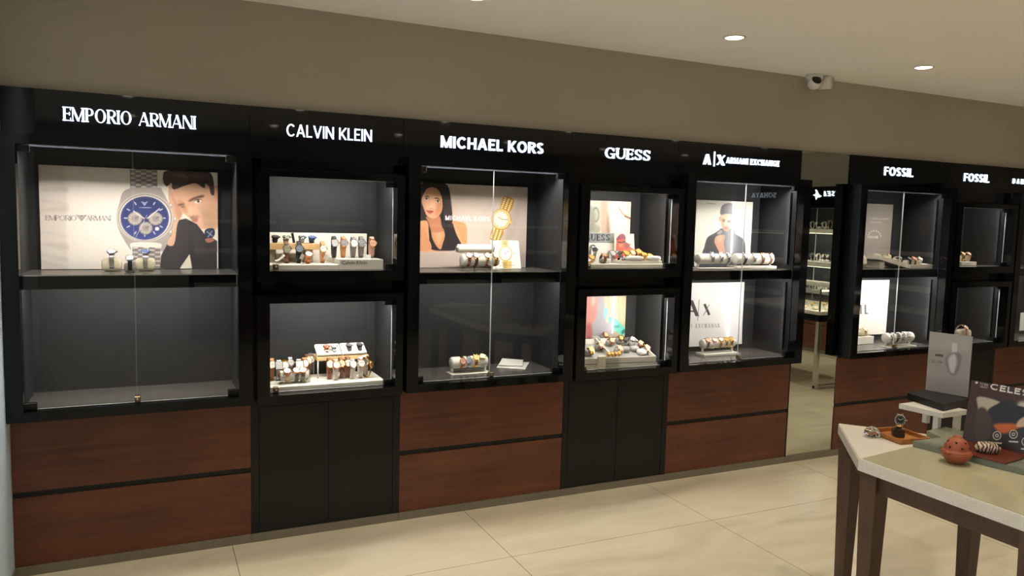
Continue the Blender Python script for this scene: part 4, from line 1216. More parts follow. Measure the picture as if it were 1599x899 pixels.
o = MB().box(-.016, .016, 0, .001, 0, .022).build('price_tag', PAPER); p = at(574, 394, .03); o.location = (p.x, .02, zb + .0003); o.rotation_euler = (-.2, 0, .15); tag(o, 'white price card propped in front of the rose octagonal watch', 'tag')
# small scroll of white card at the front
mb = MB()
for i in range(10):
    a = i / 9; q = at(431 + 14 * a, 408.5 - 10 * a ** 1.7, .03); mb.v.append(tuple(q)); mb.v.append((q.x, q.y + .05, q.z + .004))
mb.f = [(2 * i, 2 * i + 2, 2 * i + 3, 2 * i + 1) for i in range(9)]; mb.m = [0] * 9; mb.s = [True] * 9
o = mb.build('card_strip', PAPER); so = o.modifiers.new('thickness', 'SOLIDIFY'); so.thickness = .0015
tag(o, 'curled white card strip by the lock of the upper small case', 'card')

# ---- lower small case: slab, oak tray table, acrylic block, many watches
zf = .7386; YF = -.012; zl = at(515, 598.5, YF).z
x0, x1 = .513, at(600, 592.5, YF).x
o = MB().box(x0, x1, YF, .235, zf, zl, bev=.002).build('display_plinth', WHITEB); tag(o, 'broad pale plinth filling the floor of the lower small case', 'display plinth')
gl = 'watches in the lower case of the narrow bay beside the chronograph'
L = [(425.5, 562.5, 'white', 'rose', 'tan', .5, 'white-dial watch on tan strap, first of the back row behind the frame'),
     (436, 566, 'silver', 'steel', 'steel', .5, 'small square steel watch, second in the back row'),
     (445.5, 570.5, 'white', 'gold', 'gold', .5, 'white-dial gold watch half hidden by the acrylic block'),
     (454, 561, 'silver', 'steel', 'steel', .45, 'tall silver-dial steel watch behind the acrylic block'),
     (468, 570, 'white', 'rose', 'white', .5, 'squarish white watch standing just behind the acrylic block'),
     (476.6, 567.5, 'white', 'gold', 'tan', .5, 'white-dial watch on tan strap, first of three stepping back from the acrylic block'),
     (481.6, 562.5, 'white', 'gold', 'brown', .5, 'white-dial watch on brown strap, second of three stepping back from the acrylic block'),
     (486.3, 559.3, 'white', 'steel', 'grey', .5, 'white-dial watch on grey strap, rearmost of three by the acrylic block'),
     (516, 564.5, 'white', 'gold', 'brown', .5, 'white-dial watch on brown strap under the tray table front'),
     (526, 569.5, 'white', 'rose', 'white', .6, 'white-dial watch with blush strap, lowest of the front group'),
     (534, 565.5, 'cream', 'gold', 'brown', .5, 'cream-dial gold watch in the middle of the front group'),
     (544.5, 562, 'white', 'gold', 'brown', .5, 'white-dial watch on dark brown strap below the second white pad'),
     (552, 568.5, 'white', 'steel', 'white', .6, 'white strap watch with folded white tag in the front group'),
     (565, 563, 'white', 'rose', 'white', .5, 'white-dial rose watch near the end leg of the tray table'),
     (571, 560, 'white', 'rose', 'white', .45, 'white-dial watch tucked behind the rose one by the tray table end'),
     (581.5, 566, 'gold', 'gold', 'gold', .3, 'tall yellow gold bracelet watch at the end of the plinth')]
YL = {425.5: .13, 436: .10, 445.5: .115, 454: .17, 468: .125, 476.6: .15, 481.6: .185, 486.3: .215, 516: .06, 526: .03, 534: .062, 544.5: .068, 552: .035, 565: .040, 571: .080, 581.5: .05}
for px, py, d, m_, b, ph, lab in L:
    stand_watch(lab, px, py, zl, d, m_, b, ph, .0205 if d == 'white' else .019, gl, square=('squar' in lab), tagged=('tag' in lab), yaw=(.9 if 'tall yellow' in lab else 0), Y=YL[px])
ba = on(449.6, 600.5, zl); bb = on(484, 597, zl)
r = thing('acrylic_block', 'clear acrylic block with a white roll, at the front of the lower small case', 'watch stand', (at(437, 600, ba.y).x, ba.y, zl))
W_ = bb.x - r.location.x
MB().box(0, W_, 0, .07, 0, .006, bev=.001).build('base', ACRYL, r)
for x_ in (0, W_ - .004): MB().box(x_, x_ + .004, 0, .07, .006, .064, bev=.001).build('end_plate', ACRYL, r)
MB().lathe([(.022, 0), (.026, .004), (.026, W_ - .014), (.022, W_ - .010)], 24, 0, T(.005, .036, .038) @ RY(PI / 2)).build('padded_roll', WHITEC, r)
for px, d, b, lab in ((449.5, 'white', 'pink', 'white-dial watch on blush strap, first on the acrylic block'), (464, 'white', 'grey', 'white-dial watch on grey strap, second on the acrylic block'), (474, 'white', 'grey', 'white-dial watch on grey strap, third on the acrylic block')):
    watch(lab, (at(px, 578, ba.y).x, ba.y + .036, zl + .038 - .0275 - .0031), d, 'rose', b, .95, .0275, .0275, .020, 0, gl, sub='foot')
YT = .115; tz1 = at(535, 556, YT).z; tz0 = at(535, 561.5, YT).z; tx0, tx1 = at(495, 560, YT).x, at(576, 556, YT).x
r = thing('tray_table', 'oak edged tray table on white legs holding two white pads', 'display riser', (tx0, YT, zl))
MB().box(0, tx1 - tx0, 0, .12, tz0 - zl, tz1 - zl, bev=.001).build('top', OAK, r)
for q in (.006, tx1 - tx0 - .006):
    for y in (.006, .114): MB().lathe([(.0035, 0), (.0035, tz0 - zl)], 10, 0, T(q, y, 0)).build('leg', WHITEP, r)
for px0, px1, lab, ws in ((496, 534, 'first white tilted pad on the tray table, with the red watch', ((510.5, 546, 'red', 'rose', 'rose', 'red-dial watch pinned to the first white pad'), (523, 547, 'white', 'steel', 'steel', 'small steel watch with white dial on the first white pad'))),
                         (535.5, 573.5, 'second white tilted pad on the tray table, with two black watches', ((546, 544.5, 'black', 'black', 'ink', 'black watch nearer the middle of the second white pad'), (562.6, 544, 'black', 'black', 'ink', 'black watch at the outer end of the second white pad')))):
    a = at(px0, 550, YT).x; b = at(px1, 550, YT).x
    o = MB().box(0, b - a, 0, .095, 0, .016, bev=.004).build('watch_pad', WHITEC); o.location = (a, YT + .008, tz1 + .0015); o.rotation_euler = (math.radians(24), 0, 0); tag(o, lab, 'cushion', 'white pads on the tray table')
    Mp = o.matrix_basis.copy(); Mp = T(*o.location) @ RX(math.radians(24)); Mpi = Mp.inverted(); oc = Mpi @ CAM_POS
    for px, py, d, m_, bd, wl in ws:
        dd = Mpi.to_3x3() @ ray(px, py); q_ = oc + dd * ((.030 - oc.z) / dd.z)
        q_.y = min(max(q_.y, .035), .062); q_.z = .0165
        watch(wl, Mp @ q_, d, m_, bd, PI / 2, .028, .0065, .0165, 0, 'watches on the white pads', sub='foot', pitch=math.radians(24))
p = on(531, 590, zl + .0005); o = MB().box(-.010, .010, 0, .001, 0, .032).build('price_tag', PAPER); o.location = p; o.rotation_euler = (-.5, .1, .2); tag(o, 'white folded tag lying before the front group of watches', 'tag')

# ---- woman poster bay
Y = .13
ru = roll_stand('white roll with four gold watches on a clear foot, under the woman poster', 720.5, 778, 406, 9.2, 421, S1, WHITEC, 'clear')
gm = 'watches on the roll under the woman poster'
for i, (px, m_, b) in enumerate(((728.5, 'rose', 'rose'), (739.8, 'rose', 'brown'), (757, 'gold', 'rose'), (770.3, 'gold', 'gold'))):
    on_roll('white-dial %s watch, %s from the dark-haired woman on the upper roll' % (['rose gold', 'brown strap', 'broad gold', 'yellow gold'][i], ['first', 'second', 'third', 'fourth'][i]), ru, px, 'white', m_, b, .75, .0195, gm, tagged=(i == 2))
a = at(716, 388, ru['y'] + .05); b = at(771, 388, ru['y'] + .05); rr = .0235
t = thing('watch_roll', 'empty white roll standing behind and above the roll of gold watches', 'watch stand', ((a.x + b.x) / 2, ru['y'] + .072, S1 + .0006))
L_ = b.x - a.x; zz = at(743, 388, ru['y'] + .072).z - S1
MB().lathe([(rr * .85, -L_ / 2), (rr, -L_ / 2 + .006), (rr, L_ / 2 - .006), (rr * .85, L_ / 2)], 28, 0, T(0, 0, zz) @ RY(PI / 2)).build('padded_roll', WHITEC, t)
for s in (-1, 1): MB().lathe([(rr * .9, 0), (rr * .95, .004), (rr * .6, .010), (.004, .012)], 24, 0, T(s * L_ / 2, 0, zz) @ RY(s * PI / 2)).build('end_cap', CHROME, t)
MB().box(-.003, .003, -.003, .003, .004, zz - rr * .9).build('leg', CHROME, t); MB().box(-.05, .05, -.03, .03, 0, .004, bev=.001).build('foot_plate', ACRYL, t)
# card with a printed watch
o0 = on(771, 418.5, S1); o1 = on(813.5, 418.5, S1)
o0.y = o1.y = .20; o0.x = at(770, 418, .20).x; o1.x = at(813.8, 418, .20).x; o0.z = S1 + .001
hh = (at(790, 375, .235).z - S1) * 1.02
S, M = plane_sheet(o0, 0, -.28, o1.x - o0.x, hh, .0016, (238, 236, 226))
cc = crop(700, 360, 12.3)
ruv = S.uv; S.uv = lambda x, y: ruv(*cc(x, y))
S.poly([(1010, 190), (1150, 190), (1150, 300), (1010, 300)], (226, 204, 140), 0, 1, False); S.poly([(1030, 590), (1215, 580), (1215, 720), (1060, 720)], (216, 182, 100), 0, 1, False)
for y in (205, 232, 262, 610, 640, 668, 698): S.poly([(1050, y), (1130, y), (1130, y + 12), (1050, y + 12)], (120, 92, 44), 0, 1, False)
S.ell((1100, 440), 128, 148, (196, 156, 78)); S.ell((1100, 438), 116, 134, (236, 214, 150)); S.ell((1100, 438), 104, 122, (244, 242, 236))
for i in range(12): S.ell((1100 + 82 * math.cos(i * PI / 6), 438 + 97 * math.sin(i * PI / 6)), 7, 8, (120, 116, 116))
S.line([(1095, 440), (1175, 380)], 8, (70, 66, 70)); S.line([(1095, 440), (1070, 400)], 9, (70, 66, 70)); S.ell((1262, 436), 14, 18, (216, 190, 120))
S.line([(880, 250), (905, 290)], 10, (150, 140, 140)); S.text(text_polys('MICHAEL KORS', 320 / 26, .2, .16, 0, .25, .6), (985, 684), (1305, 680), 24, (150, 144, 140))
o = put('picture_card', S.mesh('card', [PRINT, PAPER], .002)); o.matrix_world = M; tag(o, 'white card printed with a gold watch, leaning by the roll of watches', 'card')
# lower compartment
rl = roll_stand('white roll with four bright watches, on the empty dark floor below the woman poster', 704, 760, 565, 9.0, 581.5, CASE_FLOOR, WHITEC, 'plate', skew=0)
gm2 = 'watches on the roll below the woman poster'
for i, (px, d, m_, b, ph) in enumerate(((721.5, 'rose', 'rose', 'rose', .35), (731, 'slate', 'steel', 'steel', .45), (743, 'gold', 'gold', 'gold', .75), (753.5, 'cream', 'pale', 'white', .95))):
    on_roll('%s watch, %s on the lone roll of the dark lower compartment' % (['rose gold', 'silver and blue', 'yellow gold', 'pale gold'][i], ['first', 'second', 'third', 'last'][i]), rl, px, d, m_, b, ph, .0195, gm2)
def leaf(name, front, back, Yb, lift, th, m):
    f = [on(px, py, CASE_FLOOR + lift) for px, py in front]; k = [at(px, py, Yb) for px, py in back]
    for v_ in f: v_.y = min(v_.y, .20); v_.z = CASE_FLOOR + lift + .001
    for v_ in k: v_.z = max(v_.z + lift, CASE_FLOOR + lift + .001)
    vs = [*f, *k]; vs = [tuple(v_) for v_ in vs] + [(v_.x, v_.y, v_.z + th) for v_ in vs]
    mb = MB(); mb.add(vs, [(3, 2, 1, 0), (4, 5, 6, 7), (0, 1, 5, 4), (1, 2, 6, 5), (2, 3, 7, 6), (3, 0, 4, 7)])
    return mb.build(name, m)
o = leaf('papers', ((775.5, 574), (820, 577)), ((826.5, 567), (782, 563.8)), .265, 0, .0015, PAPER); tag(o, 'loose white paper sheet propped on the dark lower compartment floor', 'paper')
o = leaf('booklet', ((779, 570.5), (816, 572)), ((817, 565.2), (784, 562.8)), .262, .010, .004, PAPER); tag(o, 'thin white booklet lying on top of the loose paper sheet', 'booklet')

# ---- small cases of gold watches
zf = 1.3236; YF = -.012; zt = 1.345
o = MB().box(2.215, 2.806, YF, .27, zf, zt, bev=.0015).build('display_plinth', WHITEB); tag(o, 'low white plinth under the gold watches of the upper small case', 'display plinth')
z2 = at(985, 407, .01).z
o = MB().box(2.49, 2.786, .008, .20, zt, max(z2, zt + .012), bev=.0015).build('display_step', WHITEB); tag(o, 'white step on the plinth, under the spread of gold watches', 'display plinth')
o = MB().box(2.217, 2.66, .235, .268, zt, 1.457, bev=.002).build('display_block', WHITEC); tag(o, 'white padded block carrying the grey name board', 'display block')
g4 = 'watches in the upper small case of the gold watch bay'
zz = max(z2, zt + .012)
for px, py, d, m_, b, ph, zs, lab in ((929.6, 389.6, 'black', 'steel', 'steel', .5, zt, 'steel watch with round black dial before the white block'), (924.5, 402, 'gold', 'gold', 'gold', .7, zt, 'small gold watch by the lock of the upper case'),
     (944, 398, 'rose', 'rose', 'brown', 1.1, zt, 'brown strap watch arched over a white cushion'), (957.5, 395.5, 'silver', 'steel', 'steel', .6, zt, 'silver watch with pale face before the red tinted card'),
     (967.5, 395.5, 'green', 'steel', 'steel', .6, zt, 'steel watch with greenish dial beneath the red tinted card'), (972.6, 403, 'navy', 'steel', 'ink', .9, zt, 'dark navy strap watch laid over the front cushion'),
     (978.5, 395, 'gold', 'gold', 'gold', .6, zz, 'gold watch first in the spread of gold'), (988.7, 394.5, 'cream', 'gold', 'gold', .6, zz, 'gold watch with cream dial in the middle of the spread'),
     (998, 392.5, 'gold', 'gold', 'gold', .6, zz, 'gold watch last in the rear row of the spread'), (1006, 397, 'gold', 'gold', 'gold', .8, zz, 'gold bracelet watch lying before the rear row'), (1016, 400.5, 'gold', 'gold', 'gold', .5, zz, 'large gold watch at the open end of the step')):
    stand_watch(lab, px, py, zs, d, m_, b, ph, .019 if '1016' != str(px) else .022, g4, rz=.018, ry=.026)
for px, w_, lab in ((944.5, .07, 'white arched cushion inside the brown strap watch'), (990, .12, 'long white cushion before the gold spread'), (1020, .09, 'white cushion at the open end of the white step')):
    p = on(px, 407.5, zt if px < 960 else zz); p.y = min(max(p.y, .03), .07); p.x = at(px, 405, p.y).x; pillow(lab, p, w_, .05, .028, WHITEC)
# card with a red-tinted face
o0 = Vector((at(961, 389, .20).x, .20, zt + .001)); wv = at(992, 389, .20).x - o0.x
hh = at(976, 364.5, .21).z - o0.z
S, M = plane_sheet(o0, 0, -.12, wv, hh, .0016, (226, 208, 172)); cc = crop(915, 340, 10.58); ruv3 = S.uv; S.uv = lambda x, y: ruv3(*cc(x, y))
S.poly([(495, 520), (500, 430), (520, 340), (560, 280), (620, 270), (655, 320), (655, 400), (700, 420), (740, 440), (720, 470), (760, 500), (790, 560), (495, 700)], (196, 66, 44), 2 / 1500)
S.poly([(505, 340), (560, 275), (625, 270), (655, 320), (645, 350), (560, 360), (510, 380)], (112, 36, 52), 2 / 1500); S.poly([(510, 385), (570, 395), (645, 375), (650, 400), (600, 420), (540, 415)], (70, 24, 30), 1 / 1500)
S.poly([(540, 430), (610, 430), (600, 480), (550, 490)], (240, 130, 90), 5 / 1500, .8); S.poly([(640, 400), (690, 420), (720, 470), (690, 500), (650, 500)], (120, 50, 66), 3 / 1500)
o = put('picture_card', S.mesh('card', [PRINT, PAPER], .002)); o.matrix_world = M; tag(o, 'small card with a red tinted face in sunglasses, standing behind gold watches', 'card')
# lower case: tilted divided tray
zf = .7386
fl, fr = at(906, 560.5, -.012), at(1024.7, 556, -.012); br, bl = at(990.4, 526, .24), at(908, 529, .24)
fl.x = 2.214; bl.x = 2.216
t = thing('watch_tray', 'white divided tray of rose gold watches, tilted up in the lower small case', 'tray', (0, 0, 0))
def wallq(mb, a, b, zlow_a, zlow_b, th=.005):
    d = (b - a); n = Vector((-d.y, d.x, 0)).normalized() * th
    vs = [(a.x, a.y, zlow_a), (b.x, b.y, zlow_b), (b.x, b.y, b.z), (a.x, a.y, a.z)]
    vs += [(x + n.x, y + n.y, z) for x, y, z in vs]
    mb.add(vs, [(0, 1, 2, 3), (7, 6, 5, 4), (3, 2, 6, 7), (0, 4, 5, 1), (1, 5, 6, 2), (0, 3, 7, 4)])
mb = MB(); wallq(mb, fl, fr, zf, zf); mb.build('front_wall', WHITEB, t)
mb = MB(); wallq(mb, fr, br, zf, zf); mb.build('side_wall', WHITEB, t)
mb = MB(); wallq(mb, br, bl, zf, zf); mb.build('back_wall', WHITEB, t)
mb = MB(); wallq(mb, bl, fl, zf, zf); mb.build('side_wall', WHITEB, t)
dv0, dv1 = at(929, 527.5, .235), at(957, 556, .0); mb = MB(); wallq(mb, dv0, dv1, zf + .02, zf + .02, .008); mb.build('divider', WHITEB, t)
drop = .030
def tray_pt(px, py, lift=0.0):
    """a point on the sloping bed of the tray"""
    n = (fr - fl).cross(br - fl).normalized(); o = fl - Vector((0, 0, drop - lift)); d = ray(px, py)
    return CAM_POS + d * ((o - CAM_POS).dot(n) / d.dot(n))
bed = [p - Vector((0, 0, drop)) for p in (fl, fr, br, bl)]
mb = MB(); mb.add([tuple(p) for p in bed] + [(p.x, p.y, p.z - .006) for p in bed], [(0, 1, 2, 3), (7, 6, 5, 4), (0, 4, 5, 1), (1, 5, 6, 2), (2, 6, 7, 3), (3, 7, 4, 0)]); mb.build('bed', GREYC, t)
g5 = 'watches in the divided tray'
tl = math.atan2(br.z - fr.z, br.y - fr.y)
TR = [(943, 526, 'rose', 'rose', 'rose', 'rose gold watch at the top rim corner of the divided tray'), (952, 534.5, 'rose', 'rose', 'rose', 'rose gold watch beside the divider of the tray'), (967, 531, 'gold', 'rose', 'rose', 'broad rose gold watch in the back row of the tray'),
      (974, 533.5, 'black', 'black', 'steel', 'steel watch with small black dial in the back row of the tray'), (984, 532.5, 'silver', 'steel', 'steel', 'ridged steel cuff watch in the back row of the tray'), (965, 547, 'rose', 'rose', 'pink', 'blush rose watch in the middle of the tray'),
      (996.6, 538.5, 'rose', 'rose', 'brown', 'rose watch with brown strap by the sloping tray side'), (1007, 545.6, 'rose', 'rose', 'rose', 'rose gold watch near the front corner of the tray'), (935, 542, 'rose', 'rose', 'brown', 'rose watch arched over a grey cushion behind the divider'), (920, 549.5, 'gold', 'gold', 'gold', 'gold watch at the framed end of the tray')]
for px, py, d, m_, b, lab in TR:
    q = tray_pt(px, py + 4, .006)
    pillow('grey felt cushion under the ' + lab.split(' in ')[0].split(' by ')[0].split(' at ')[0].split(' near ')[0], (q.x, q.y + .002, q.z), .052, .038, .030, GREYC, 'grey felt cushions in the tray', tilt=tl)
    watch(lab, (q.x, q.y + .002, q.z - .0005), d, m_, b, .95, .024, .0185, .0185, 0, g5, sub='foot', pitch=tl)
for px, py in ((975, 549), (990, 548), (1001, 553), (987, 540), (930, 533)):
    q = tray_pt(px, py, .0)
    pillow('empty grey felt cushion %s' % {975: 'in the middle of the divided tray', 990: 'between the middle and the front corner of the tray', 1001: 'at the front corner of the tray', 987: 'below the ridged steel cuff', 930: 'behind the tray divider'}[px], (q.x, q.y, q.z + .002), .055, .042, .030, GREYC if px != 1001 else WHITEC, tilt=tl)
q0 = at(931.7, 575.5, -.016); q1 = at(966.4, 574, -.016)
# four little gold watches on the clear block in front
t = thing('acrylic_block', 'small cream and clear block at the very front of the divided tray', 'watch stand', (q0.x, -.0165, zf + .002))
W_ = q1.x - q0.x
# the block stands just inside the glass, before the tray
t.location = (q0.x, -.0285, zf + .0015)
MB().box(0, W_ * .36, 0, .015, 0, .075, bev=.004).build('cream_end', CREAM, t)
MB().box(W_ * .38, W_, 0, .014, 0, .066, bev=.001).build('clear_end', ACRYL, t)
for i, (px, py) in enumerate(((949.5, 560), (955, 558), (960.5, 558.5), (965.5, 560.5))):
    x = at(px, py, -.02).x
    watch('small gold watch, %s on the little clear block before the tray' % ['first', 'second', 'third', 'fourth'][i], (x, -.0215, zf + .0665), 'gold', 'gold', 'gold', .9, .006, .008, .012, 0, 'little gold watches on the clear block', sub='foot')

# ---- jacket bay
S1 = SHELF_TOP
ra = roll_stand('white roll of three steel watches, under the man in grey jacket', 1088.7, 1139, 404, 8.0, 418.5, S1, WHITEC, 'plate')
g6 = 'watches under the man in grey jacket'
for i, px in enumerate((1106, 1119.3, 1131)):
    on_roll('steel watch, %s on the roll under the man in grey jacket' % ['first', 'second', 'third'][i], ra, px, ['slate', 'silver', 'grey'][i], 'steel', 'steel', .65, .0195, g6)
rb = roll_stand('white pillow stand of four watches beside the roll of steel watches', 1146.8, 1204.6, 404, 8.4, 418.5, S1, WHITEC, 'slab')
for i, (px, d, m_, b) in enumerate(((1156.3, 'silver', 'steel', 'ink'), (1170.6, 'white', 'steel', 'steel'), (1183.9, 'rose', 'rose', 'brown'), (1196.3, 'slate', 'rose', 'brown'))):
    on_roll('%s watch, %s on the pillow stand beneath the glass edge' % (['silver-dial dark strap', 'white-dial steel', 'rose-dial brown strap', 'slate-dial brown strap'][i], ['first', 'second', 'third', 'fourth'][i]), rb, px, d, m_, b, .55, .020, g6)
rc = roll_stand('white roll of five gold and rose watches, before the white letter board', 1095.6, 1145.6, 535.5, 7.2, 553.5, CASE_FLOOR, WHITEC, 'slab')
for i, (px, d, m_, b) in enumerate(((1105.6, 'rose', 'rose', 'brown'), (1115.6, 'white', 'rose', 'white'), (1125.6, 'white', 'gold', 'tan'), (1134.5, 'gold', 'gold', 'gold'), (1142.3, 'gold', 'gold', 'gold'))):
    on_roll('%s, %s on the roll before the white letter board' % (['brown strap watch', 'white strap watch', 'tan strap watch', 'yellow gold watch', 'end gold watch'][i], ['first', 'second', 'third', 'fourth', 'fifth'][i]), rc, px, d, m_, b, .8, .018, 'watches before the white letter board')

# ---- bay past the mirror
def tray(label, loc, L, W, rot):
    t = thing('watch_tray', label, 'tray', loc, rot=rot)
    MB().box(0, L, 0, W, 0, .006).build('bed', WHITEB, t)
    MB().box(0, L, -.005, 0, 0, .026).build('front_wall', WHITEB, t); MB().box(0, L, W, W + .005, 0, .026).build('back_wall', WHITEB, t)
    MB().box(-.005, 0, -.005, W + .005, 0, .026).build('side_wall', WHITEB, t); MB().box(L, L + .005, -.005, W + .005, 0, .026).build('side_wall', WHITEB, t)
    return t


xa = at(1371.5, 404, .03).x; xb = at(1419, 418, 0).x; xc = at(1455, 416, .0).x
tl2 = .21; LA = (xb - xa) / math.cos(tl2)
zA = S1 + .003 + LA * math.sin(tl2)
tA = tray('white tray of cream cushions with one end propped up, past the mirror', (xa, .02, zA), LA, .15, (0, tl2, 0))
tB = tray('flat white tray of strapped cushions at the open end of that shelf', (xb + .014, .0, S1 + .002), xc - xb - .02, .15, (.06, 0, 0))
gp = 'cushions in the trays past the mirror'
cush = [('first cream cushion from the propped end of the tilted tray', 0, .075, .09), ('second cream cushion from the propped end of the tilted tray', 0, .135, .05), ('third cream cushion from the propped end of the tilted tray', 0, .185, .10), ('lowest cream cushion of the tilted tray', 0, .235, .05),
        ('cream cushion with black strap in the flat tray', 1, .035, .06), ('cream cushion with brown strap in the flat tray', 1, .090, .06), ('cream cushion with pale watch at the open end of the flat tray', 1, .145, .06)]
wl = [None, None, ('pale gold watch on the third cushion of the tilted tray', 'cream', 'pale', 'white'), ('steel watch on the lowest cushion of the tilted tray', 'silver', 'steel', 'white'), ('black strap watch in the flat tray past the mirror', 'black', 'black', 'ink'), ('brown strap watch in the flat tray past the mirror', 'rose', 'rose', 'brown'), ('pale watch at the open end of the flat tray', 'cream', 'steel', 'white')]
for (lab, k, u, v), q in zip(cush, wl):
    tt = (tA, tB)[k]; M_ = T(*tt.location) @ (RY(tl2) if k == 0 else RX(.06))
    p_ = M_ @ Vector((u, v, .0075))
    pillow(lab, p_, .050, .046, .044, CREAM, gp, tilt=(0, .06)[k], lean=(tl2, 0)[k])
    if q: watch(q[0], (p_.x, p_.y, p_.z - .001), q[1], q[2], q[3], .9, .030, .028, .0185, 0, 'watches in the trays past the mirror', sub='foot', roll=(tl2, 0)[k], pitch=(0, .06)[k])
p = at(1352, 418, .06); pillow('yellow-cream leaf shaped cushion at the framed end of that shelf', (max(p.x, 4.43), .10, S1 + .012), .10, .05, .075, CREAM, tilt=-.3)
hs = zA - S1 - .05 * math.tan(tl2) - .006
o = MB().box(0, .05, .0, .14, 0, hs, bev=.001).build('display_step', WHITEB); o.location = (xa + .012, .025, S1 + .001); tag(o, 'white block propping up the end of the tilted tray', 'display plinth')
rd = roll_stand('white roll of four steel watches on a plate, in the lower compartment past the mirror', 1382, 1422.5, 526.5, 7.6, 540, CASE_FLOOR, WHITEC, 'plate')
for i, px in enumerate((1392.5, 1401, 1409.5, 1417.5)):
    on_roll('steel watch, %s on the roll past the mirror' % ['first', 'second', 'third', 'fourth'][i], rd, px, ['silver', 'black', 'slate', 'silver'][i], 'steel', ['steel', 'ink', 'steel', 'white'][i], .5, .0185, 'steel watches past the mirror')
q = on(1356, 537, CASE_FLOOR); q.y = max(q.y, .05)
o = MB().box(-.13, .055, 0, .09, 0, .055, bev=.002).build('display_box', WHITEB); o.location = (q.x, q.y, CASE_FLOOR + .0005); tag(o, 'white box in front of the bold letter board', 'display block')
pillow('cream cushion lying on the white box before the letter board', (q.x - .02, q.y + .045, CASE_FLOOR + .056), .10, .06, .04, CREAM)
watch('pale gold watch on the cushion of the white box', (q.x - .02, q.y + .045, CASE_FLOOR + .056), 'cream', 'pale', 'pale', .9, .033, .023, .019, 0, None, sub='foot')

# ---- narrow bay behind the table
zf = 1.3236; q = at(1515, 414, .03)
o = MB().box(-.10, .075, 0, .10, 0, .028, bev=.002).build('display_box', WHITEB); o.location = (q.x, .03, zf + .0005); tag(o, 'white box with cream cushions in the upper case behind the table stand', 'display block')
for i, dx in enumerate((-.055, .01)):
    pillow('%s cream cushion on that white box of the upper case' % ['first', 'second'][i], (q.x + dx, .08, zf + .029), .07, .046, .048, CREAM)
    watch('%s watch on the cushion pair in the upper case behind the table' % ['gold', 'rose'][i], (q.x + dx, .08, zf + .028), 'cream', ['gold', 'rose'][i], ['gold', 'pink'][i], .8, .034, .031, .018, 0, None, sub='foot')
q = at(1566, 411, .05); pillow('lone small cream cushion at the far end of the upper case', (q.x, .06, zf + .001), .045, .04, .03, CREAM)
zf = .7386; q = at(1508, 536, .05)
pillow('large cream cushion in the lower case behind the table stand', (q.x, .08, zf + .001), .16, .052, .088, CREAM)
watch('rose gold watch around the large cream cushion', (q.x - .02, .08, zf + .0002), 'rose', 'rose', 'pink', .8, .045, .058, .02, 0, None, sub='foot')
# edge bay: what shows at the frame edge
q = at(1596, 522, .08)
o = MB().box(-.02, .12, 0, .10, 0, .03, bev=.002).build('display_box', OAK); o.location = (6.16, .05, CASE_FLOOR + .0005); tag(o, 'tan box on the lower floor of the bay at the picture edge', 'display block')

q = at(1593.5, 500, .14)
o = MB().box(0, .20, 0, .006, 0, at(1596, 488, .14).z - CASE_FLOOR - .032, bev=.001).build('picture_card', PAPER); o.location = (q.x, .14, CASE_FLOOR + .032); tag(o, 'plain white card standing on the tan box at the picture edge', 'card')
# ------------------------------------------------------------------ far end wall and back wall, seen in the mirror and in the glass
def shelf_bay(label, loc, rz, w, leds, shelves, words=None, doors=False, lead=None):
    r = thing('showcase_cabinet', label, 'display cabinet', loc, rz)
    MB().box(.002, w - .002, .006, .34, .0437, .60).build('carcass', SATIN, r)
    MB().box(0, w, 0, .022, .36, .58, bev=.001).build('drawer_front', WOOD, r); MB().box(0, w, 0, .022, .0445, .345, bev=.001).build('drawer_front', WOOD, r)
    MB().box(0, w, 0, .3, 0, .0437).build('kickboard', PLINTHM, r)
    hp = MB().box(.001, w - .001, 0, .024, 1.83, 2.078, 0).build('header_panel', GLOSS, r)
    mb = MB(); mb.box(.04, w - .04, .30, .32, .58, 1.87).box(.03, .05, 0, .30, .58, 1.87).box(w - .05, w - .03, 0, .30, .58, 1.87).box(.05, w - .05, 0, .3, 1.85, 1.87); mb.build('case_lining', LINER, r)
    ring(MB(), 0, w, .58, 1.84, .06, w - .06, .66, 1.815, -.05, 0).build('door_frame', FRAME, r)
    for z0, z1 in shelves: MB().box(.05, w - .05, .0, .30, z0, z1, bev=.002).build('shelf', WHITEB, r)
    if doors:
        pane(MB(), .06, w / 2 - .001, -.03, .67, 1.81).build('glass_door', [GLASS, EDGE], r); pane(MB(), w / 2 + .001, w - .06, -.03, .67, 1.81).build('glass_door', [GLASS, EDGE], r)
    for z, wt in leds: led(r, .06, w - .06, z, wt, y=.02)
    return r, hp


w = 1.06
r, hp = shelf_bay('black showcase with white shelves on the far end wall, seen in the mirror', (7.6, -2.80, 0), -PI / 2, w, ((1.85, 4.6), (1.50, 3.4), (1.08, 3.4)), ((1.50, 1.55), (1.08, 1.14), (.74, .79)), doors=True)
eag = [(.0, .25), (.28, .40), (.42, .60), (.60, .95), (.78, 1.0), (.66, .72), (.70, .50), (1.0, .38), (.72, .26), (.62, -.15), (.45, .12), (.25, .10)]
mb = MB(); letter_mesh(mb, [[(a * 1.7, b * 1.35 - .15) for a, b in eag]], .500, 1.945, .082, -.007, .001); mb.build('emblem', SIGNM, hp)
for i, ch in enumerate('TSEA'): sign(hp, [glyph(ch, .72, .24, .20)], .235 + i * .062, 1.958, .062, .2)
S = Sheet(.26, .24, .0035, (190, 186, 176), lambda x, y: (x, y))
S.poly([(0, 0), (.26, 0), (.26, .11), (0, .11)], (120, 40, 40), .01, 1, False, raw=True); S.poly([(.08, .10), (.26, .10), (.26, .24), (.08, .24)], (84, 50, 120), .03, 1, False, raw=True)
S.poly([(.02, .08), (.18, .08), (.2, .15), (.05, .16)], (150, 50, 70), .02, .8, False, raw=True)
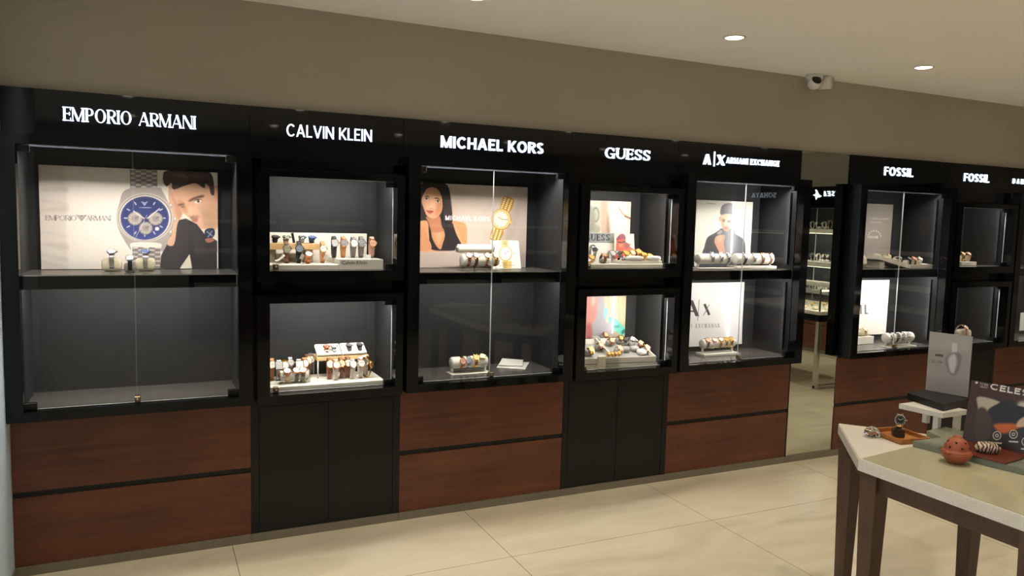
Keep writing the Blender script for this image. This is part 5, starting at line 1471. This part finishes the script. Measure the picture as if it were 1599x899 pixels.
for q in text_polys('AZARD', .20 / .03, .22, .18, 0, .2): S.poly([(.02 + a * .03, .055 + b * .03) for a, b in q], (240, 236, 226), 0, 1, False, raw=True)
S.poly([(.04, .10), (.2, .10), (.2, .108), (.04, .108)], (230, 226, 216), 0, 1, False, raw=True); S.poly([(.04, .03), (.2, .03), (.2, .038), (.04, .038)], (230, 226, 216), 0, 1, False, raw=True)
o = put('advertising_poster', S.mesh('poster', [PRINT, PAPER], .004)); o.location = (7.885, -3.02, 1.5515); o.rotation_euler = (0, 0, -PI / 2); tag(o, 'purple and red poster on the top shelf reflected in the mirror', 'poster')
def mirror_on(px, py, z):
    """where a ray from the camera lands after the mirror, at height z"""
    p = on(px, py, z); return Vector((p.x, 2 * .008 - p.y, z))
nth = ['first', 'second', 'third', 'fourth', 'fifth']
for i, (px, py) in enumerate(((1266.5, 353), (1275.5, 353), (1285, 353), (1294, 353))):
    yy = -atx(px, 358, 7.7).y + .016; z = 1.551
    watch('%s watch from the header emblem side on the top mirrored shelf' % nth[i], (7.72, yy, z), ['silver', 'white', 'silver', 'black'][i], 'steel', ['white', 'steel', 'white', 'pale'][i], .5, .03, .045 if i < 3 else .055, .022, -PI / 2, 'watches on the top mirrored shelf', sub='foot')
for i, px in enumerate((1267, 1276, 1285.5, 1293, 1301)):
    yy = -atx(px, 405, 7.7).y + .016; z = 1.141
    watch('%s watch from the emblem side on the second mirrored shelf' % nth[i], (7.72, yy, z), ['black', 'white', 'silver', 'silver', 'white'][i], 'steel', ['steel', 'white', 'pale', 'steel', 'steel'][i], .5, .03, .048, .023, -PI / 2, 'watches on the second mirrored shelf', sub='foot')
for i, px in enumerate((1262, 1270, 1279, 1288, 1296)):
    yy = -atx(px, 450, 7.7).y + .016
    watch('%s watch from the emblem side on the lowest mirrored shelf' % nth[i], (7.70, yy, .791), ['green', 'black', 'white', 'silver', 'black'][i], 'steel', ['steel', 'ink', 'white', 'pale', 'steel'][i], .5, .03, .040, .022, -PI / 2, 'watches on the lowest mirrored shelf', sub='foot')
for i, (px, zs) in enumerate(((1279, 1.551), (1289, 1.551), (1282, 1.141), (1290, 1.141))):
    yy = -atx(px, 358 if zs > 1.3 else 405, 7.65).y + .016
    pillow('%s small white pad at the front of the %s mirrored shelf' % (['first', 'second'][i % 2], 'top' if zs > 1.3 else 'second'), (7.66, yy, zs + .001), .05, .05, .03, WHITEC)
# next bays along the end wall and the back wall, reflected in the showcase glass
r, hp = shelf_bay('black showcase with a lit sign on the end wall, seen only as a reflection', (7.6, -3.88, 0), -PI / 2, w, ((1.85, 7), (1.48, 5.5)), ((1.48, 1.52), (1.10, 1.14), (.66, .70)))
sign(hp, text_polys('SONATA', .46 / .07, .22, .18, 0, .18, split=True), .30, 1.95, .07)
r, hp = shelf_bay('black showcase with the teal poster on the end wall, seen only as a reflection', (7.6, -1.72, 0), -PI / 2, w, ((1.85, 7), (1.30, 5.5)), ((1.29, 1.33), (.90, .94), (.66, .70)))
S = Sheet(.40, .40, .005, (70, 150, 140), lambda x, y: (x, y))
S.poly([(.14, 0), (.2, .14), (.16, .3), (.24, .38), (.4, .4), (.4, 0)], (52, 44, 44), .006, 1, raw=True); S.poly([(.28, .2), (.4, .22), (.4, .38), (.3, .38)], (150, 88, 72), .01, .9, raw=True)
o = put('advertising_poster', S.mesh('poster', [PRINTG, PAPER], .004)); o.location = (7.86, -1.83, 1.3315); o.rotation_euler = (0, 0, -PI / 2); tag(o, 'teal poster with a dark figure on the end wall, seen as a reflection', 'poster')
for k, xx in enumerate((1.50, 2.60, 4.4, 5.5)):
    lab = ['black showcase on the back wall with a pale portrait poster, seen only as a reflection', 'black showcase on the back wall with white shelves only, seen as a reflection',
           'black showcase on the back wall with a dark-suited figure poster, seen as a reflection', 'black showcase on the back wall next to the end wall corner, seen as a reflection'][k]
    shelf_bay(lab, (xx, -6.2, 0), PI, w, ((1.85, 7), (1.48, 5.5)), ((1.44, 1.48), (1.08, 1.12), (.66, .70)))
    if k in (0, 2):
        S = Sheet(.36, .36, .006, (206, 202, 196), lambda x, y: (x, y))
        S.poly([(.05, 0), (.09, .14), (.15, .18), (.22, .18), (.30, .12), (.32, 0)], (46, 46, 50) if k else (150, 110, 90), .006, 1, raw=True); S.poly([(.14, .17), (.14, .28), (.18, .32), (.23, .28), (.23, .17)], (186, 140, 116), .006, 1, raw=True); S.poly([(.13, .26), (.15, .33), (.22, .34), (.24, .26), (.18, .30)], (50, 40, 38), .004, 1, raw=True)
        o = put('advertising_poster', S.mesh('poster', [PRINT, PAPER], .004)); o.location = (xx - .3, -6.2 - .29, 1.4815); o.rotation_euler = (0, 0, PI)
        tag(o, ['pale portrait poster on the back wall shelf, seen as a reflection', '', 'dark-suited figure poster on the back wall shelf, seen as a reflection'][k], 'poster')
# glass counter in front of it
r = thing('glass_counter', 'glass display counter on slim metal legs, seen in the mirror', 'display counter', (5.88, -1.634, 0))
for x, y in ((0, 0), (.75, 0), (0, -1.25), (.75, -1.25)): MB().box(x - .02, x + .02, y - .02, y + .02, 0.012, .67, bev=.002).lathe([(.018, 0), (.018, .012)], 12, 0, T(x, y, 0)).build('leg', CHROME, r)
MB().box(-.02, .77, -.015, .015, .012, .04, bev=.002).build('foot_rail', CHROME, r)
MB().box(-.04, .79, -1.29, .04, .67, .735, bev=.002).build('base', FRAME, r); MB().box(-.03, .78, -1.28, .03, .735, .768).build('bed', WHITEB, r)
mb = MB(); mb.box(-.035, .785, .028, .034, .77, .98).box(-.035, -.029, -1.284, .028, .77, .98).box(.779, .785, -1.284, .028, .77, .98).box(-.035, .785, -1.284, .034, .98, .988); mb.build('glass_hood', GLASS, r)
mb = MB(); mb.box(-.038, -.026, .024, .036, .77, .988).box(.776, .788, .024, .036, .77, .988); mb.build('corner_post', CHROME, r)
MB().box(-.02, .77, .012, .024, .962, .978).build('led_strip', LEDM, r); area('led_light', (.37, .0, .955), .74, .012, 3.2, LED_COL, (math.radians(-18), 0, 0), r)
area('led_light', (0, -.62, .955), .012, 1.1, 3.0, LED_COL, (0, math.radians(-18), 0), r)
for i, (x_, y_) in enumerate(((5.95, -2.02), (5.95, -1.90), (5.97, -1.77), (6.09, -1.73), (6.22, -1.73))):
    pillow('%s cream cushion in the glass counter seen in the mirror' % nth[i], (x_, y_, .769), .07, .042, .040, CREAM)
    watch('%s gold watch on a cushion in the mirrored glass counter' % nth[i], (x_, y_, .768), 'gold', 'gold', 'gold' if i != 3 else 'steel', .8, .034, .030, .022, -.9, 'gold watches in the mirrored counter', sub='foot')

# ------------------------------------------------------------------ the table
TOPZ = .75
QUARTZ = mat_terrazzo(); LEGM = mat_wood('dark_brown_table_wood', (62, 42, 31), (92, 66, 50), .4, (40, 40, 3))
AX0 = 2.69
poly = [(2.69, -1.436), (2.352, -1.83), (2.352, -3.05), (2.69, -3.44), (3.028, -3.05), (3.028, -1.83)]
t = thing('display_table', 'long white stone topped table with pointed ends and dark tapered legs', 'table', (2.69, -2.44, 0))
P2 = [(x - 2.69, y + 2.44) for x, y in poly]
mb = MB(); mb.prism(P2, TOPZ - .044, TOPZ - .004)
inn = [(x * .992, y * .997) for x, y in P2]
mb.prism(inn, TOPZ - .004, TOPZ); mb.build('table_top', QUARTZ, t)
ap = [(x * .90, y * .965) for x, y in P2]
for k in range(6):
    a, b = Vector((*ap[k], 0)), Vector((*ap[(k + 1) % 6], TOPZ - .044)); a.z = TOPZ - .044
    mb = MB(); n = Vector((-(b - a).y, (b - a).x, 0)).normalized() * .022
    vs = [(a.x, a.y, TOPZ - .115), (b.x, b.y, TOPZ - .115), (b.x, b.y, TOPZ - .044), (a.x, a.y, TOPZ - .044)]; vs += [(x + n.x, y + n.y, z) for x, y, z in vs]
    mb.add(vs, [(0, 1, 2, 3), (7, 6, 5, 4), (3, 2, 6, 7), (0, 4, 5, 1), (1, 5, 6, 2), (0, 3, 7, 4)]); mb.build('apron', LEGM, t)
for (lx, ly) in ((2.69, -1.510), (2.405, -1.862), (2.975, -1.862), (2.405, -3.02), (2.975, -3.02), (2.69, -3.37), (2.405, -2.44), (2.975, -2.44)):
    mb = MB(); cx, cy = lx - 2.69, ly + 2.44; a, b = .036, .022
    vs = [(cx + s * b, cy + u * b, 0) for s, u in ((-1, -1), (1, -1), (1, 1), (-1, 1))] + [(cx + s * a, cy + u * a, TOPZ - .0445) for s, u in ((-1, -1), (1, -1), (1, 1), (-1, 1))]
    mb.add(vs, [(3, 2, 1, 0), (4, 5, 6, 7), (0, 1, 5, 4), (1, 2, 6, 5), (2, 3, 7, 6), (3, 0, 4, 7)]); mb.build('leg', LEGM, t)
# added sheet whose tint stands for a reflection in the stone; raised glass plate
SHEETM = mat('table_reflection_tint', (176, 172, 142), .09, spec=.6, noise=.02)
m0 = on(1331, 701, TOPZ)
o = MB().prism([(2.362, -1.838), (2.362, -3.03), (3.018, -3.03), (3.018, -1.838), (2.66, -1.80)], TOPZ + .0003, TOPZ + .0023).build('reflection_sheet', SHEETM)
tag(o, 'thin greenish sheet added for the reflection on the long table top', 'added sheet')
GP = mat('green_glass_plate', (118, 124, 108), .08, spec=.7, noise=.03)
TZ2 = TOPZ + .0026
o = MB().prism([(2.677, -1.804), (2.79, -2.45), (3.01, -2.45), (3.01, -1.70), (2.87, -1.72), (2.84, -1.804)], TZ2, TZ2 + .022).build('display_plate', GP)
tag(o, 'raised grey-green glass plate along the middle of the table', 'display plate')
PZ = TZ2 + .0225

# honey wood tray with a watch on a dark block
c4_ = [on(px, py, .771) for px, py in ((1356.8, 672.5), (1389, 663.5), (1453, 681), (1421.5, 688.5))]
ang = math.atan2(c4_[0].y - c4_[3].y, c4_[0].x - c4_[3].x)
cen = Vector(((2.651 + 2.814 + 2.825 + 2.687) / 4, (-1.624 - 1.59 - 1.77 - 1.786) / 4, TOPZ + .0005))
t = thing('wooden_tray', 'honey coloured wooden tray near the pointed end of the table', 'tray', cen, math.radians(-9))
a, b = .073, .085; h = .021
MB().box(-a, a, -b, b, 0, .005).build('bed', TRAYW, t)
for nme, q in (('side_wall', (-a, -a + .006, -b, b)), ('side_wall', (a - .006, a, -b, b)), ('side_wall', (-a + .006, a - .006, -b, -b + .006)), ('side_wall', (-a + .006, a - .006, b - .006, b))): MB().box(*q, .0, h, bev=.001).build(nme, TRAYW, t)
bp = on(1402, 681, TOPZ + .006)
o = MB().box(-.022, .022, -.02, .02, 0, .032, bev=.003).build('display_block', mat('bronze_grey_block', (70, 58, 48), .35, metal=.4, noise=.1)); o.location = (bp.x, bp.y, TOPZ + .006); o.rotation_euler = (0, 0, -.7); tag(o, 'small dark block standing in the wooden tray, under the watch', 'display block')
watch('two-tone steel and gold watch with dark dial on the block in the wooden tray', (bp.x, bp.y, TOPZ + .0385), 'black', 'steel', 'pale', .35, .019, .027, .0215, -.75, None, sub='foot')
# glass pebble
rp = on(1361, 682, TOPZ)
mb = MB(); mb.lathe([(.004, 0), (.024, .002), (.032, .014), (.030, .028), (.018, .038), (.004, .041)], 10, 0, None, False)
random.seed(4); mb.v = [(x + random.uniform(-.004, .004), y + random.uniform(-.004, .004), z + (random.uniform(-.003, .003) if z > .003 else 0)) for x, y, z in mb.v]
o = mb.build('crystal_rock', mat('clear_crystal', (235, 232, 226), .04, trans=1.0, noise=.01)); o.location = (rp.x, rp.y, TOPZ + .0005); tag(o, 'clear faceted crystal rock touching the wooden tray', 'crystal')

# white riser with a black base and a printed acrylic sheet
zr = .842
ra_, rb_, rc_ = on(1404, 630, zr), on(1472, 645, zr), on(1511, 639.5, zr)
t = thing('display_riser', 'small white table riser standing behind the wooden tray', 'display riser', (rb_.x, rb_.y, TOPZ))
e1 = Vector((ra_.x - rb_.x, ra_.y - rb_.y)); e2 = Vector((rc_.x - rb_.x, rc_.y - rb_.y))
q = [(0, 0), (e2.x, e2.y), (e1.x + e2.x, e1.y + e2.y), (e1.x, e1.y)]
rise = MB().prism(q, zr - TOPZ - .021, zr - TOPZ).build('top', WHITEP, t)
for u, v in ((.09, .16), (.90, .16), (.90, .86)):
    x, y = e2.x * u + e1.x * v, e2.y * u + e1.y * v
    zl_ = (PZ - TOPZ + .0005) if (rb_.y + y < -1.70 and rb_.x + x < 3.01) else 0.0005
    MB().box(x - .011, x + .011, y - .011, y + .011, zl_, zr - TOPZ - .021).build('leg', WHITEP, t)
zb2 = zr + .0008
bh = .030
k0, k1, k2 = on(1417, 613, zb2 + bh), on(1474, 631, zb2 + bh), on(1511, 623, zb2 + bh)
f1 = Vector((k0.x - k1.x, k0.y - k1.y)); f2 = Vector((k2.x - k1.x, k2.y - k1.y))
t = thing('sign_stand', 'black base holding a grey printed acrylic sheet on the white riser', 'sign', (k1.x, k1.y, zb2))
MB().prism([(0, 0), (f2.x, f2.y), (f1.x + f2.x, f1.y + f2.y), (f1.x, f1.y)], 0, bh).build('base', BLACKP, t)
s0, s1 = on(1445, 608.5, zb2 + bh), on(1511, 620.5, zb2 + bh)
an = math.atan2(s1.y - s0.y, s1.x - s0.x); wv = (s1 - s0).length; hh = at(1446, 518, s0.y).z - s0.z
S, M = plane_sheet(s0 + Vector((0, 0, .0008)), an, 0, wv, hh, .0016, (158, 152, 144))
cc = crop(1440, 500, 3.459); ruv4 = S.uv; S.uv = lambda x, y: ruv4(*cc(x, y))
S.poly([(20, 60), (260, 90), (255, 170), (20, 150)], (176, 170, 162), 8 / 1500, .6, False); S.poly([(20, 300), (255, 330), (250, 415), (20, 375)], (146, 140, 134), 10 / 1500, .6, False)
S.poly([(160, 120), (190, 124), (188, 175), (160, 172)], (206, 202, 196), 0, 1, False)
S.poly([(150, 180), (185, 172), (212, 190), (205, 250), (180, 292), (150, 290), (128, 240), (128, 200)], (128, 122, 118), 3 / 1500); S.poly([(152, 190), (178, 184), (186, 230), (170, 285), (150, 270), (140, 220)], (204, 200, 196), 4 / 1500)
S.poly([(70, 180), (114, 186), (113, 198), (70, 192)], (70, 62, 58), 0, 1, False)
S.text(text_polys('CALVIN', 80 / 17, .16, .14, 0, .2), (36, 226), (116, 236), 15, (92, 86, 80)); S.text(text_polys('WATCH', 44 / 8, .2, .2, 0, .3), (68, 246), (112, 252), 7, (120, 114, 108))
o = put('printed_sheet', S.mesh('sheet', [PRINTG, mat('frosted_acrylic', (150, 146, 140), .3, noise=.02)], .004), t); o.matrix_world = M; o.matrix_parent_inverse = Matrix.Translation(Vector(t.location)).inverted()

# brown plate, promotion board, stone, clay pot
LEATH = mat('red_brown_leather_plate', (96, 44, 30), .28, noise=.15, scale=60)
pl = [on(px, py, PZ + .004) for px, py in ((1467.5, 698), (1570, 723.5))]
d2 = Vector((.238, .033)); q = [(pl[0].x, pl[0].y), (pl[1].x, pl[1].y), (pl[1].x + d2.x, pl[1].y + d2.y), (pl[0].x + d2.x, pl[0].y + d2.y)]
t = thing('promotion_board', 'dark brown board about a smart watch standing on a red-brown plate', 'sign', (pl[0].x, pl[0].y, PZ + .0003))
MB().prism([(x - pl[0].x, y - pl[0].y) for x, y in q], 0, .004).build('plate', LEATH, t)
bo = on(1502.5, 686, PZ + .005)
an = math.atan2(-.98, .196)
S, M = plane_sheet(bo, an, -math.radians(10), .36, .235, .0016, (62, 34, 24)); S.uv = (lambda f: (lambda x, y: f(*cc(x, y))))(S.uv)
S.poly([(272, 318), (900, 440), (900, 460), (268, 340)], (44, 26, 20), 4 / 1500, .7, False)
S.poly([(300, 408), (900, 500), (900, 800), (274, 640)], (40, 34, 30), 0, 1, False)
S.poly([(302, 412), (420, 440), (400, 470), (350, 500), (330, 560), (290, 590), (300, 480)], (180, 170, 148), 3 / 1500); S.poly([(520, 440), (700, 470), (700, 560), (560, 560)], (190, 180, 160), 8 / 1500)
S.poly([(355, 490), (400, 455), (440, 440), (510, 460), (560, 480), (560, 570), (470, 560), (400, 540)], (30, 28, 30), 2 / 1500); S.poly([(385, 565), (470, 555), (530, 570), (480, 600), (430, 610)], (198, 98, 36), 4 / 1500); S.poly([(520, 540), (560, 520), (560, 570), (510, 575)], (206, 170, 140), 3 / 1500)
S.poly([(290, 500), (330, 470), (370, 520), (375, 600), (340, 650), (285, 640)], (70, 52, 36), 5 / 1500)
for (x, y) in ((404, 622), (493, 615), (560, 655)):
    S.ell((x, y), 23, 24, (222, 214, 200)); S.ell((x, y), 19, 20, (46, 38, 34)); S.ell((x, y), 10, 10, (200, 190, 176)); S.ell((x, y), 5, 5, (46, 38, 34)); S.line([(x - 26, y + 38), (x + 26, y + 42)], 8, (206, 198, 184))
S.text(text_polys('CELESTOR', 420 / 40, .24, .22, 0, .25), (366, 372), (790, 452), 34, (232, 226, 214))
S.text(text_polys('TITAN', 48 / 13, .2, .2, 0, .25), (310, 347), (358, 356), 12, (206, 198, 184)); S.text(text_polys('SMART', 48 / 10, .2, .2, 0, .25), (311, 361), (358, 369), 9, (206, 198, 184)); S.ell((294, 336), 8, 7, (206, 198, 184))
o = put('board', S.mesh('board', [PRINT, mat('dark_board_back', (60, 34, 24), .5, noise=.05)], .010), t); o.matrix_world = M; o.matrix_parent_inverse = Matrix.Translation(Vector(t.location)).inverted()
sp = on(1541, 706, PZ + .0045)
random.seed(11); mb = MB(); mb.lathe([(.006, 0), (.024, .001), (.034, .012), (.033, .024), (.022, .035), (.005, .038)], 16)
mb.v = [(x * 1.25 + random.uniform(-.003, .003), y * .8 + random.uniform(-.003, .003), z + (random.uniform(-.003, .003) if z > .002 else 0)) for x, y, z in mb.v]
STONE = bpy.data.materials.new('banded_stone'); STONE.use_nodes = True
nt = STONE.node_tree; wv_ = nt.nodes.new('ShaderNodeTexWave'); wv_.inputs['Scale'].default_value = 26; wv_.inputs['Distortion'].default_value = 9; tcn = nt.nodes.new('ShaderNodeTexCoord'); rp_ = nt.nodes.new('ShaderNodeValToRGB')
rp_.color_ramp.elements[0].color = (*lin((74, 48, 36)), 1); rp_.color_ramp.elements[1].color = (*lin((206, 188, 164)), 1); rp_.color_ramp.elements[0].position = .25; rp_.color_ramp.elements[1].position = .75
nt.links.new(tcn.outputs['Object'], wv_.inputs['Vector']); nt.links.new(wv_.outputs['Fac'], rp_.inputs['Fac']); nt.links.new(rp_.outputs['Color'], nt.nodes['Principled BSDF'].inputs['Base Color']); nt.nodes['Principled BSDF'].inputs['Roughness'].default_value = .4
o = mb.build('pebble', STONE); o.location = (sp.x, sp.y, PZ + .0048); o.rotation_euler = (0, 0, -.7); tag(o, 'brown and white banded stone lying on the red-brown plate', 'stone')
CLAY = mat('terracotta', (156, 82, 52), .6, noise=.12, scale=40, bump=.15); HOLE = mat('dark_pot_inside', (28, 16, 12), .9, noise=.05)
pp = on(1497, 724, TZ2)
k = .050
t = thing('clay_pot', 'round terracotta incense pot with pierced lid, at the front of the table', 'pot', (pp.x, pp.y + .012, TZ2 + .0003))
MB().lathe([(k * .42, 0), (k * .52, .002), (k * .62, .008), (k * .9, .022), (k * 1.0, .034), (k * 1.04, .040), (k * .96, .042), (k * .9, .040)], 36).build('bowl', CLAY, t)
mb = MB(); mb.lathe([(k * 1.0, .0405), (k * .98, .046), (k * .82, .048), (k * .80, .055), (k * .74, .070), (k * .60, .083), (k * .40, .092), (k * .30, .094), (k * .28, .098), (k * .16, .103), (k * .05, .104)], 36)
lid = mb.build('lid', CLAY, t)
prof = [(.80, .056), (.70, .074), (.50, .088)]
for ring_i, (rr_, zz_) in enumerate(((.775, .063), (.62, .081))):
    for j in range(6):
        a = 2 * PI * (j + .5 * ring_i) / 6; el = .35 if ring_i == 0 else .85
        Mx = RZ(a) @ T(k * rr_ + .0005, 0, zz_) @ RY(PI / 2 - el)
        MB().lathe([(.0036, -.001), (.0036, .0006)], 12, 0, Mx).build('vent_hole', HOLE, lid)
ear = MB()
for s in (-1, 1): ear.tube([(s * k * .98 + 0, -.008, .040), (s * k * 1.12, 0, .046), (s * k * .98, .008, .040)], .005, 8)
ear.build('rim_lugs', CLAY, t)
